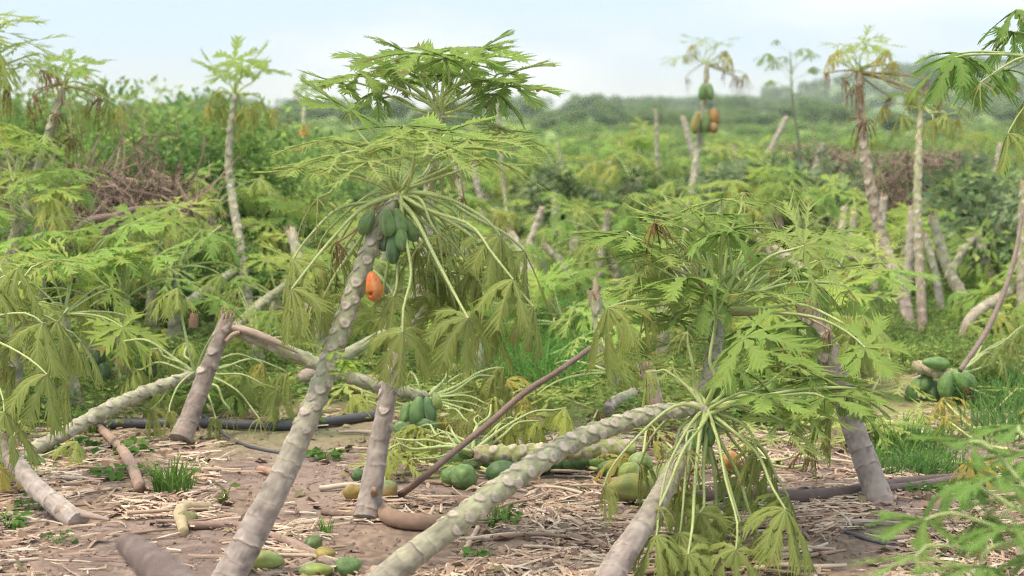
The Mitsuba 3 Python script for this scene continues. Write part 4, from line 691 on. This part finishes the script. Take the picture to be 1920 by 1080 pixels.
for a in [(25, 345, 12.6, 'bright green papaya plant at the left edge below the leaning trunk', 12, FR, .95), (70, 420, 12.2, 'bright leafy papaya plant at the left, in front of the curved branches', 13, FR, .95), (330, 505, 13.2, 'fallen papaya plant with a bunch of dark green fruit left of the slim tree', 14, MIXK, 1.0), (150, 520, 11.8, 'fresh green papaya plant in the left tangle beside the small pale stump', 14, FR, .85), (235, 560, 11.6, 'low fresh papaya plant in front of the small pale stump', 13, FR, .8), (395, 400, 16.0, 'papaya plant with raised pale fronds before the left thicket', 11, MIXK, 1.0), (290, 470, 14.5, 'light green papaya plant under the dead vines', 10, MIXK, .9), (30, 555, 10.9, 'green papaya plant at the left edge behind the umbrella leaves', 13, FR, .8), (120, 590, 10.8, 'green papaya plant behind the umbrella leaves at the left', 12, MIXK, .8)]:
    px, py, D, lab, n, kk, s = a; plant(px, py, D, lab, n, int(px * 7 + D), kk, s, fruit=7 if px == 330 else 0)
mid = [(560, 470, 15.5), (520, 560, 13.6), (480, 640, 12.2), (600, 590, 12.8), (650, 530, 14.5), (690, 450, 17.5), (860, 500, 15.5), (930, 560, 14.2), (1010, 480, 18), (1080, 430, 20), (990, 600, 13.4), (840, 420, 19), (1140, 460, 17), (1060, 610, 13.0), (1150, 700, 11.2), (870, 650, 12.6), (760, 600, 13.0), (620, 420, 19.5), (720, 520, 15.0), (950, 420, 21)]
for i, (px, py, D) in enumerate(mid):
    plant(px, py, D, f'{ranks([q[0] for q in mid])[i]} battered papaya plant from the left in the tangle behind the central trunks', 12, 900 + i, MIXK if i % 3 else FR, .92, 'battered papaya plants behind the centre')
right = [(1180, 340, 22), (1260, 400, 19), (1330, 430, 16.5), (1440, 380, 19), (1500, 430, 17), (1560, 540, 14.0), (1545, 655, 11.9), (1650, 480, 16.5), (1562, 400, 19), (1782, 420, 19), (1695, 470, 18.5), (1755, 480, 18.0), (1890, 590, 14.6), (1935, 610, 14.2), (1480, 620, 12.5), (1400, 560, 13.5), (1615, 470, 17.2), (1540, 660, 11.8), (1850, 430, 19.5), (1800, 470, 18.2), (1440, 300, 26), (1380, 320, 24), (1242, 560, 12.6), (1860, 380, 20), (1712, 490, 18.2)]
for i, (px, py, D) in enumerate(right):
    plant(px, py, D, f'{ranks([q[0] for q in right])[i]} battered papaya plant from the left in the tangle of the right half', 12, 950 + i, MIXK if i % 3 else FR, .92, 'battered papaya plants in the right half')
rng = np.random.default_rng(77)
for i in range(26):
    D = rng.uniform(22, 38); px = rng.uniform(560, 1900); g = GD(px, D); yy = HOR + (1.75 - rng.uniform(.35, 1.1)) * FPX / D
    plant(px, yy, D, 'small far papaya plant standing among the bushes of the mid field', 10, 1000 + i, FR, .95, 'far papaya plants among the bushes')

rng = np.random.default_rng(88)
TX = [(905, 330, 395), (820, 460, 540), (1310, 250, 330), (1590, 430, 500), (500, 400, 470), (1180, 300, 380), (990, 420, 470), (1390, 300, 350), (1500, 300, 420), (1560, 380, 470), (700, 330, 420), (870, 300, 390), (1060, 300, 380), (1640, 400, 520), (1420, 250, 330), (1770, 330, 420), (1860, 300, 380), (640, 300, 390), (1120, 430, 520), (1700, 420, 540)]
for (x, y0, y1), o in zip(TX, ranks([t[0] for t in TX])):
    D = min(26, 6270 / (y1 - 150)); lean = rng.normal(0, 28)
    bare(f'{o} thin pale broken trunk from the left, sticking out of the green middle field', [(x - lean * .3, HOR + 6270 / D + 12, D, 21 * 20 / D), (x, y1, D, 20 * 20 / D), (x + lean * .5, (y0 + y1) / 2 - 15, D, 19 * 20 / D), (x + lean, y0 - 30, D, 16 * 20 / D)], 300 + x, low=(.44, .36, .30), high=(.46, .42, .32), group='thin broken trunks of the middle field', step=.02, seg=12)

FX = []
while len(FX) < 25:
    x, y = rng.uniform(560, 1900), rng.uniform(430, 600); FX.append((x, y, rng.uniform(-62, 62), rng.uniform(120, 220)))
for (x, y, a, ln), o in zip(FX, ranks([t[0] for t in FX])):
    D = min(24, 6270 / (y + 25 - HOR)) - .8; dx, dy = math.sin(math.radians(a)) * ln * 14 / D, math.cos(math.radians(a)) * ln * 14 / D * .8
    bare(f'{o} pale toppled trunk from the left, leaning in the tangle of the middle distance', [(x - dx * .15, HOR + 6270 / D + 12, D, 31 * 14 / D), (x, y, D, 30 * 14 / D), (x + dx * .5, y - dy * .5, D + .1, 29 * 14 / D), (x + dx, y - dy, D + .2, 24 * 14 / D)], 400 + int(x), low=(.42, .35, .29), high=(.42, .40, .28), name='fallen_papaya_trunk', cat='fallen trunk', group='toppled trunks of the middle distance', step=.02, seg=14)
# ================================================================== fruit on the ground
rF = np.random.default_rng(51)
def ground_fruit(x, y, lp, wp, d, col, label, ripe=None, D=None):
    lp, wp = lp * 1.1, wp * 1.1; g = G(x, y + wp * .5); D = D or depth(g); r = wp * .5 * D / FPX
    m, c = fruit_mesh(lp * D / FPX, r, rF, col, ripe); k = thing('papaya_fruit', label, 'papaya'); put_fruit(k, m, c, P(x, y, D), np.array(d, float), rF.uniform(0, 6)); return k
GF = [
 (868, 892, 48, 44, (.1, .95, .25), GREEN, 'round-looking green papaya facing the viewer end on, left of the scaly fallen top'),
 (850, 862, 62, 32, (.85, .4, .25), GREEN, 'green papaya lying aslant under the brown stick, behind the end-on one'),
 (892, 866, 56, 32, (.7, .3, .55), (.12, .21, .085), 'lighter green papaya leaning on the end-on one, right of it'),
 (884, 842, 50, 28, (.8, .35, .4), (.115, .205, .065), 'topmost green papaya of the heap by the brown stick'),
 (836, 886, 30, 22, (-.3, .8, .3), GREEN, 'small green papaya peeking out left of the end-on one'),
 (846, 890, 44, 36, (.2, .9, .2), GREEN, 'green papaya half behind the end-on one, at its left'),
 (940, 884, 56, 38, (.85, .3, .2), DARKG, 'dark green papaya lying alone before the scaly fallen top'),
 (972, 868, 40, 26, (.9, .3, .2), GREEN, 'green papaya between the lone dark one and the bent-over trunk'),
 (912, 868, 28, 20, (.3, .5, .6), GREEN, 'smallest green papaya under the end of the scaly fallen top'),
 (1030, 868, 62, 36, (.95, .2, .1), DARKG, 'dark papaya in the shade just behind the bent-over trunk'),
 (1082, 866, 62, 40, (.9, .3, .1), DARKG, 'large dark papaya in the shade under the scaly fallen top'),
 (1136, 868, 66, 34, (-.95, .2, .05), GREEN, 'long green papaya lying right of the shaded dark ones'),
 (1154, 880, 62, 32, (-.97, .1, .08), (.13, .23, .075), 'lighter long green papaya in front of the other long one'),
 (1182, 918, 82, 50, (-.9, -.2, .1), (.14, .20, .055), 'largest papaya, yellowish green, at the front of the pile under the drooping stalks'),
 (1180, 886, 44, 40, (.3, .8, .3), PALEG, 'pale dusty papaya at the top left of the pile under the drooping stalks'),
 (1214, 900, 58, 40, (-.6, .5, .3), PALEG, 'pale dusty papaya in the middle of the pile under the drooping stalks'),
 (1202, 866, 34, 44, (.2, .3, .9), (.20, .27, .07), 'pale papaya standing at the back of the pile under the drooping stalks'),
 (1240, 890, 58, 36, (.8, .3, .5), PALEG, 'pale papaya at the right of the pile under the drooping stalks'),
 (730, 918, 38, 32, (.3, .9, .2), (.17, .22, .08), 'green and orange streaked papaya right of the grey stump foot'),
 (661, 923, 26, 32, (.2, .9, .3), (.34, .25, .07), 'yellow orange papaya left of the grey stump foot'),
 (672, 890, 26, 24, (.2, .9, .3), DARKG, 'small dark papaya half hidden behind the grey stump'),
 (588, 1018, 38, 28, (.5, .8, .2), (.11, .16, .05), 'striped dark green papaya at the bottom, topmost of the small group'),
 (609, 1040, 38, 28, (.9, .3, .1), (.32, .26, .07), 'yellowing papaya in the small group at the bottom'),
 (500, 1055, 62, 34, (.97, .1, .05), PALEG, 'pale green papaya at the bottom beside the foot of the central tree'),
 (592, 1070, 58, 28, (.97, .1, .05), PALEG, 'pale papaya cut by the bottom edge, left of the last one'),
 (652, 1060, 48, 34, (.9, .3, .1), (.14, .24, .085), 'green papaya at the right end of the small group at the bottom'),
 (66, 862, 44, 18, (-.85, .2, .35), (.12, .22, .08), 'small long green papaya under the leaves at the left edge'),
 (372, 624, 48, 24, (.9, .2, .3), (.15, .22, .075), 'green papaya in the litter behind the leaning stump'),
 (386, 614, 34, 20, (-.9, .2, .1), (.45, .30, .12), 'orange papaya beside the green one behind the leaning stump'),
 (1370, 862, 32, 32, (.1, .4, .9), (.50, .25, .06), 'orange papaya hidden among the drooping stalks'),
 (740, 716, 40, 14, (.97, .1, .1), GREEN, 'small green papaya lying behind the grey stump top'),
 (350, 972, 40, 26, (.9, .2, .1), (.20, .21, .09), 'withered yellowish papaya by the blurred trunk')]
ripes = {730: ((.36, .22, .08), .8), 661: ((.36, .24, .07), .8), 609: ((.30, .24, .06), .8), 1182: ((.30, .27, .06), .6)}
DEP = {884: 9.25, 1202: 9.0, 1370: 8.9, 1180: 8.85, 740: 11.3}
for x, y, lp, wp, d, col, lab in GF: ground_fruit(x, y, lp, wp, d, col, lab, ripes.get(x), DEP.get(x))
# cluster at the right on a broken-off top
rQ = np.random.default_rng(52)
Q = thing('fallen_papaya_trunk', 'short broken papaya top at the right holding a cluster of large green fruit', 'fallen trunk')
trunk(Q, [(1712, 686, 11.6, 22), (1740, 692, 11.55, 24), (1775, 702, 11.5, 24), (1800, 704, 11.5, 20)], rQ, scar_from=0, gap=(.03, .022), low=(.40, .36, .22), high=(.40, .36, .2), jag=.02)
for x, y, ln, w, d, col in ((1755, 681, 48, 22, (-.97, 0, .1), (.14, .25, .075)), (1718, 733, 54, 32, (.45, .1, .9), (.12, .22, .07)), (1749, 735, 44, 28, (.3, .2, .9), DARKG), (1777, 722, 54, 30, (.05, -.3, 1), (.15, .27, .08)), (1806, 714, 54, 34, (-.75, 0, .6), (.15, .27, .075)), (1795, 735, 40, 28, (-.3, .3, .9), DARKG), (1738, 715, 40, 26, (.2, .3, .9), (.11, .20, .065))):
    m, c = fruit_mesh(ln * 12.6 / FPX, w * .55 * 11.5 / FPX, rQ, col); put_fruit(part(Q, 'fruit'), m, c, P(x, y, 11.45 if d[1] <= 0 else 11.6), np.array(d, float), rQ.uniform(0, 6))
leaves(Q, rQ, P(1802, 700, 11.5), 11.5, [(1870, 660, .1, 'umb', 60, .03), (1900, 640, .3, 'hang', 60, .03), (1880, 690, .2, 'umb', 60, .03), (1840, 650, .4, 'hang', 60, .02), (1925, 610, .5, 'umb', 70, .02)], detail=1)
# ================================================================== sticks, logs, pipe
def stick(label, pts, widths, name='stick', cat='stick', col=(.25, .175, .135), seed=1, group=None, ground=False, m=9, n=26, rough=.18):
    r = np.random.default_rng(seed); k = thing(name, label, cat, group)
    q = [P(*p) if len(p) == 3 else G(*p) + [0, 0, w * .45 * depth(G(*p)) / FPX] for p, w in zip(pts, widths)]
    rad = [w * .45 * depth(a) / FPX for a, w in zip(q, widths)]
    v, f = tube(q, rad, n, m); nz = meshkit.fbm(v * 45 + seed, 3, 1)[:, None]; n2 = meshkit.fbm(v * [120, 120, 30], 2, 3)[:, None]
    cen = v.mean(0); v = v + unit(r.normal(0, 1, v.shape)) * np.mean(rad) * rough * (nz - .3)
    put(k, (v, f), 'bark_material', np.clip(np.asarray(col) * (.55 + .7 * nz + .25 * n2), .01, .9)); return k
stick('long thin brown stick leaning up to the right across the centre', [(752, 934), (800, 890, 8.45), (850, 848, 8.55), (915, 795, 8.7), (985, 735, 8.9), (1045, 697, 9.0), (1108, 652, 9.15)], (16, 15, 14, 14, 14, 12, 11), seed=3, col=(.205, .150, .120), n=44)
stick('long brown stick rising from the green fruit cluster at the right edge', [(1800, 695, 11.3), (1850, 620, 11.5), (1885, 540, 11.7), (1905, 470, 11.9), (1918, 390, 12.1)], (11, 12, 11, 10, 7), seed=4, col=(.235, .185, .15), n=40)
stick('weathered brown stick lying before the black pipe at the left', [(186, 808), (222, 845), (245, 880), (262, 925)], (16, 22, 26, 24), seed=5, col=(.30, .215, .165), n=40, rough=.3)
stick('peeled orange brown root curving up before the grey stump foot', [(701, 918, 8.1), (705, 955), (733, 985), (790, 995), (850, 990), (892, 985)], (13, 33, 36, 36, 30, 14), name='root', cat='root', seed=6, col=(.29, .20, .14), n=70, rough=.35)
stick('dark brown twig lying left of the peeled root', [(604, 965), (650, 972), (700, 973)], (12, 14, 14), seed=7, col=(.22, .15, .11))
stick('dark rotting log lying behind the drooping stalks at the lower right', [(1300, 942), (1400, 945), (1490, 945), (1620, 930), (1700, 915), (1800, 902)], (26, 30, 30, 26, 24, 18), name='log', cat='log', seed=8, col=(.150, .115, .098), n=70, rough=.25)
stick('brown branch lying behind the blurred trunk at the bottom left', [(352, 992), (430, 992), (500, 1002)], (16, 18, 18), seed=9, col=(.29, .205, .165))
stick('brown branch running to the bottom edge right of the central tree', [(498, 1006), (560, 1032), (610, 1062), (640, 1082)], (16, 20, 20, 18), seed=10, col=(.31, .225, .175), n=40, rough=.3)
stick('stubby yellowish piece of trunk bent at an angle above the blurred trunk', [(345, 1008), (338, 975), (350, 962), (395, 958)], (22, 28, 24, 20), name='bent_stick', cat='stick', seed=11, col=(.40, .33, .20), n=40, rough=.4)
stick('short pinkish log in the litter at the bottom right of centre', [(1065, 1008), (1100, 1022), (1135, 1032)], (14, 16, 12), seed=12, col=(.30, .21, .16))
stick('dark grey log lying across the right side behind the thick pale stump', [(1560, 930), (1700, 922), (1830, 898)], (18, 20, 16), name='log', cat='log', seed=13, col=(.17, .14, .125), n=40)
stick('brown seed-like husk lying left of the central tree', [(484, 885), (505, 892), (515, 895)], (14, 18, 10), name='husk', cat='husk', seed=14, col=(.36, .235, .16))
stick('brown log lying behind the leaning stump in the left litter', [(360, 655), (420, 640), (470, 640)], (16, 22, 18), name='log', cat='log', seed=15, col=(.30, .22, .175))
stick('small reddish broken upright post behind the leaning stump', [(362, 615, 12.4), (363, 600, 12.4), (365, 588, 12.4)], (20, 20, 16), name='wooden_stub', cat='stub', seed=16, col=(.32, .19, .13))
stick('pale plank-like bark strip lying in the litter right of the peeled root', [(866, 1046), (885, 1015), (897, 992)], (14, 12, 10), name='bark_strip', cat='bark', seed=17, col=(.46, .36, .26))
stick('reddish bark flake standing in the litter at the lower right', [(1690, 1010), (1697, 996), (1702, 985)], (12, 20, 14), name='bark_strip', cat='bark', seed=18, col=(.42, .26, .19))
stick('thin grey drip hose in the litter at the bottom right', [(1585, 1000), (1640, 1018), (1700, 1030), (1790, 1048)], (7, 7, 7, 7), name='drip_hose', cat='hose', seed=19, col=(.11, .12, .15), rough=.02)
pk = thing('irrigation_pipe', 'thick dark grey irrigation pipe lying across the soil at the left', 'pipe')
v, f = tube([G(x, y) + [0, 0, .030] for x, y in ((175, 806), (270, 803), (400, 804), (520, 808), (590, 803), (650, 796), (705, 788))], (.027,) * 7, 70, 14); put(part(pk, 'pipe'), (v, f), 'pipe_material')
cx = G(384, 797) + [0, -.01, .045]
v, f = tube([cx + [0, 0, -.02], cx + [0, 0, .018]], (.016, .013), 4, 10); put(part(pk, 'connector'), (v, f), 'pipe_material')
v, f = tube([cx + [-.03, -.015, .0], cx + [-.015, -.016, .006]], (.014, .014), 3, 8); put(part(pk, 'white_cap'), (v, f), 'bark_material', np.tile([.7, .72, .7], (len(v), 1)))
v, f = tube([cx + [.005, 0, .012], P(402, 800, 10.3), G(440, 830) + [0, 0, .012], G(480, 843) + [0, 0, .008], G(535, 853) + [0, 0, .006], G(600, 862)], (.0085,) * 6, 40, 8); put(part(pk, 'thin_tube'), (v, f), 'pipe_material')
# ================================================================== litter
rL = np.random.default_rng(61)
def strip(H, r, c, L, w, ang, col, z=.004, curve=.15, pitch=0.0):
    """a flat curved shred of dry stalk with thickness"""
    n = 5; t = np.linspace(-.5, .5, n); d = np.array([math.cos(ang), math.sin(ang), 0]); s = np.array([-d[1], d[0], 0]); ww = w * (1 - .5 * np.abs(t) ** 1.5)
    q = c + d * (t * L)[:, None] + s * (curve * L * (t ** 2 - .1))[:, None] + np.array([0, 0, 1]) * (z + pitch * t * L + .02 * L * np.sin(t * 5 + ang))[:, None]
    th = w * .45
    v = np.stack([q - s * ww[:, None] * .5, q + np.array([0, 0, th]), q + s * ww[:, None] * .5], 1).reshape(-1, 3)
    i = np.arange(n - 1)[:, None] * 3
    f = np.vstack([i + a for a in ([0, 3, 4], [0, 4, 1], [1, 4, 5], [1, 5, 2], [2, 5, 3], [2, 3, 0])]); H.add(v, f, np.asarray(col) * r.uniform(.75, 1.2, (len(v), 1)))
STRAW = [(.54, .45, .34), (.47, .375, .28), (.38, .28, .20), (.58, .50, .39), (.30, .21, .16), (.48, .34, .24), (.22, .16, .125)]
def bare_patch(px, py):
    return (395 < px < 640 and 795 < py < 985) or (620 < px < 830 and 985 < py < 1075) or (60 < px < 420 and 975 < py) or (1560 < px < 1680 and 1000 < py)
H = Heap(); n = 0
while n < 6200:
    px, py = rL.uniform(-40, 1960), rL.uniform(770, 1110)
    if py < 820 and rL.random() < .45: continue
    if bare_patch(px, py) and rL.random() < .92: continue
    dens = meshkit.fbm(np.array([[px / 130, py / 60, 0]]), 3, 4)[0]
    if rL.random() > np.clip((dens - .36) * 4.2, .05, 1): continue
    g = G(px, py); strip(H, rL, g, rL.uniform(.03, .20), rL.uniform(.004, .013), float(meshkit.noise(np.array([[g[0] * 1.6, g[1] * 1.6, 3.]]))[0]) * 5 - 2 + rL.normal(0, .35) if rL.random() < .6 else rL.uniform(0, PI), np.asarray(STRAW[int(rL.integers(7))]) * (.55 + .9 * dens), rL.uniform(.002, .02), rL.normal(0, .18), rL.normal(0, .08)); n += 1
for i in range(900):
    px, D = rL.uniform(500, 1960), rL.uniform(11.2, 14.0); strip(H, rL, GD(px, D), rL.uniform(.05, .2), rL.uniform(.004, .012), rL.uniform(0, PI), STRAW[int(rL.integers(4))], rL.uniform(.003, .04), rL.normal(0, .2), rL.normal(0, .12))
for i in range(2600):   # crumpled flakes of dead leaf
    px, py = rL.uniform(-40, 1960), rL.uniform(775, 1105)
    if bare_patch(px, py) and rL.random() < .8: continue
    g = G(px, py); z = rL.uniform(.003, .02); s_ = rL.uniform(.012, .045); a = rL.uniform(0, PI); d = np.array([math.cos(a), math.sin(a), rL.normal(0, .3)]) * s_; e = np.array([-math.sin(a), math.cos(a), rL.normal(0, .4)]) * s_ * rL.uniform(.3, .7)
    q = g + [0, 0, z]; v = np.array([q - d, q + e + [0, 0, s_ * .25], q + d, q - e + [0, 0, s_ * .15], q + [0, 0, s_ * rL.uniform(.1, .5)]]); H.add(v, [[0, 4, 1], [1, 4, 2], [2, 4, 3], [3, 4, 0], [0, 1, 3], [1, 2, 3]], np.asarray([(.20, .135, .10), (.30, .20, .14), (.40, .31, .23), (.26, .22, .12)][i % 4]) * rL.uniform(.6, 1.2))
labels['litter'] = {'label': 'litter of pale dry stalk shreds strewn over the soil', 'category': 'litter', 'kind': 'stuff'}
H.put('litter', 'straw_material', smooth=False)
i = 0
while i < 170:
    px, py = rL.uniform(-10, 1930), rL.uniform(815, 1085)
    if bare_patch(px, py) and rL.random() < .9: continue
    g = G(px, py); L = rL.uniform(.14, .42); ang = rL.normal(.2, .5) if rL.random() < .75 else rL.uniform(0, PI); i += 1
    k = thing('dry_stalk', 'pale dry leaf stalk lying in the litter on the soil', 'dry stalk', 'dry stalks strewn over the soil')
    d = np.array([math.cos(ang), math.sin(ang), 0]) * L; z = rL.uniform(.008, .03); w = rL.uniform(.005, .011); mid_ = g + [0, 0, z] + rL.normal(0, .015, 3) * [1, 1, .3]
    v, f = tube([g - d / 2 + [0, 0, z * rL.uniform(.3, 1.2)], mid_, g + d / 2 + [0, 0, z * rL.uniform(.3, 1.2)]], (w * 1.25, w, w * .6), 8, 6)
    put(k, (v, f), 'straw_material', np.asarray(STRAW[int(rL.integers(4))]) * rL.uniform(.8, 1.1) * (.75 + .5 * meshkit.fbm(v * 60, 2, 3)[:, None]))
H = Heap(); n = 0
while n < 2600:
    px, py = rL.uniform(-20, 1940), rL.uniform(800, 1100); g = G(px, py); r = rL.uniform(.003, .011) * (1.5 if rL.random() < .08 else 1)
    b = trimesh.creation.icosphere(0, r); v = np.array(b.vertices) * rL.uniform(.7, 1.2, 3) + rL.normal(0, r * .15, (12, 3)) + g + [0, 0, r * .2]
    H.add(v, b.faces, np.array([.30, .215, .17]) * rL.uniform(.6, 1.2)); n += 1
labels['soil_clods'] = {'label': 'small crumbs and clods of brown soil on the bare ground', 'category': 'clods', 'kind': 'stuff'}
H.put('soil_clods', 'bark_material', smooth=False)
# ================================================================== wilted leaves lying on the ground
for i, kind in enumerate(['umb', 'lacy', 'hang', 'skel', 'yellow', 'lacy', 'dry']):
    r = np.random.default_rng(700 + i); end = np.array([.42, 0, .13]); m, c = leaf_mesh(r, end, [1, 0, 0], [0, 0, 1], .27, kind, 1, np.array([1.3, 1.2, 1.1]) if kind != 'dry' else np.array([1.3, 1.3, 1.3]))
    v = m[0].copy(); v[:, 2] = np.where(v[:, 2] < .02, .012 + .02 * meshkit.noise(v * 30), v[:, 2]); sm, sc = stalk_mesh([[0, 0, .02], [.15, .02, .03], [.32, .01, .09], end], .0075, .005, r, 8, 5, (.44, .48, .20))
    scene[f'lying_leaf_model_{i}'] = {'type': 'shapegroup', 'blade': mikit.ply((v, m[1]), 'leaf_material', smooth=True, color=c), 'stalk': mikit.ply(sm, 'stalk_material', smooth=True, color=sc)}
i = 0
while i < 235:
    px, py = rL.uniform(-20, 1940), rL.uniform(640, 900)
    if py > 790 and (rL.random() < .55 or (300 < px < 700)): continue
    if (1690 < px < 1840 and 690 < py < 800) or (150 < px < 720 and 745 < py): continue
    g = G(px, py); k = thing('wilted_leaf', 'wilted yellow green papaya leaf lying on the ground among the weeds and litter', 'leaf', 'wilted leaves lying on the ground')
    place(k, f'lying_leaf_model_{i % 7}', g, rL.uniform(0, 360), rL.uniform(.7, 1.15)); i += 1
# ================================================================== tufts and weeds near the viewer
def tuft(px, py, n, hpx, rpx, label, col=(.15, .28, .06), seed=0):
    r = np.random.default_rng(int(px * 3 + py)); g = G(px, py); D = depth(g); H = Heap(); grass(H, r, g, n, hpx * D / FPX, rpx * D / FPX, col, .4); k = thing('grass_tuft', label, 'grass tuft'); H.put(k, 'leaf_material', smooth=False)
tuft(325, 925, 150, 62, 38, 'bright green grass tuft on the bare soil left of the central tree')
tuft(165, 815, 40, 62, 14, 'upright grass tuft before the left end of the black pipe')
tuft(935, 975, 40, 34, 24, 'small grass tuft beside the bent-over trunk near the bottom')
tuft(610, 1005, 30, 36, 18, 'thin grass tuft behind the fruit group at the bottom')
tuft(1700, 850, 160, 70, 70, 'broad grass tuft right of the thick pale stump')
def weed(px, py, n, size, rpx, label, col=(.14, .27, .06), hpx=20):
    r = np.random.default_rng(int(px * 5 + py)); g = G(px, py); D = depth(g); k = thing('weed', label, 'weed'); s = D / FPX
    a = r.uniform(0, 2 * PI, n); q = np.sqrt(r.random(n)) * rpx * s; b = g + np.stack([np.cos(a) * q, np.sin(a) * q, r.uniform(.1, 1, n) * hpx * s], 1)
    v, f, c = leaflets(r, b, np.stack([np.cos(a), np.sin(a), 0 * a + .2], 1), size * s, col, ratio=.75); put(k + '__foliage', (v, f), 'leaf_material', np.clip(c, .01, .9), smooth=False)
    S = Heap()
    for i in range(min(n, 14)): S.add(*tube([g + [0, 0, -.01], (g + b[i]) / 2 + [0, 0, .01], b[i]], (.003, .002, .0015), 5, 4, False), (.2, .26, .10))
    S.put(k + '__stem', 'stalk_material')
for a in [(215, 895, 40, 26, 36, 'leafy weed left of the grass tuft on the bare soil'), (60, 955, 46, 16, 30, 'small weed growing against the curved grey foot at the left'), (12, 990, 40, 26, 28, 'weed at the left edge near the bottom'), (425, 940, 12, 22, 10, 'single seedling on the bare soil left of the central tree', (.22, .26, .08), 34), (895, 1045, 12, 24, 16, 'small weed seedling between the front trunks at the bottom'), (930, 985, 40, 18, 40, 'low weed beside the bent-over trunk'), (130, 850, 90, 22, 60, 'dark leafy weed patch below the pale fallen trunk', (.09, .20, .05)), (250, 850, 40, 22, 34, 'weed patch beside the weathered stick'), (610, 862, 26, 22, 24, 'small weed just right of the central trunk'), (1330, 965, 30, 24, 36, 'small weed before the dark rotting log'), (1425, 960, 30, 22, 36, 'small weed under the drooping stalks by the dark log'), (1720, 925, 18, 22, 18, 'pale weed on the grey log at the right'), (110, 1020, 18, 18, 30, 'tiny weed in the litter at the bottom left'), (1860, 760, 60, 24, 60, 'weed clump right of the green fruit cluster'), (1880, 900, 60, 26, 50, 'dark weed clump at the right edge'), (560, 800, 30, 20, 40, 'weed behind the black pipe'), (1800, 930, 40, 22, 40, 'weed before the grey log at the right'), (20, 880, 30, 22, 30, 'weed behind the curved grey foot')]:
    weed(*a)
# ================================================================== castor-like plant against the sky
rc = np.random.default_rng(71); k = thing('castor_plant', 'thin upright weed plant with broad dark leaves against the sky, left of the yellow-crowned tree', 'plant')
v, f = tube([GD(1500, 21), P(1500, 300, 20.6), P(1487, 200, 20.4), P(1483, 130, 20.3), P(1482, 95, 20.3)], (.02, .016, .012, .008, .004), 20, 6); put(part(k, 'stem'), (v, f), 'bark_material', np.tile([.24, .27, .17], (len(v), 1)))
for x, y, lp in ((1440, 100, 32), (1452, 115, 26), (1500, 92, 28), (1515, 100, 24), (1455, 75, 16), (1445, 150, 22), (1525, 125, 22), (1475, 108, 24)):
    near_leaf(k, rc, P(1484, min(y + 40, 170), 20.3), P(x, y, 20.3 + rc.normal(0, .1)), 'shade', lp * 20.3 / FPX, .02, r0=.004, detail=0, nl=None) if False else near_leaf(k, rc, P(1484, min(y + 40, 170), 20.3), P(x, y, 20.3 + rc.normal(0, .1)), 'shade', lp * 20.3 / FPX, .02, r0=.004, detail=0)
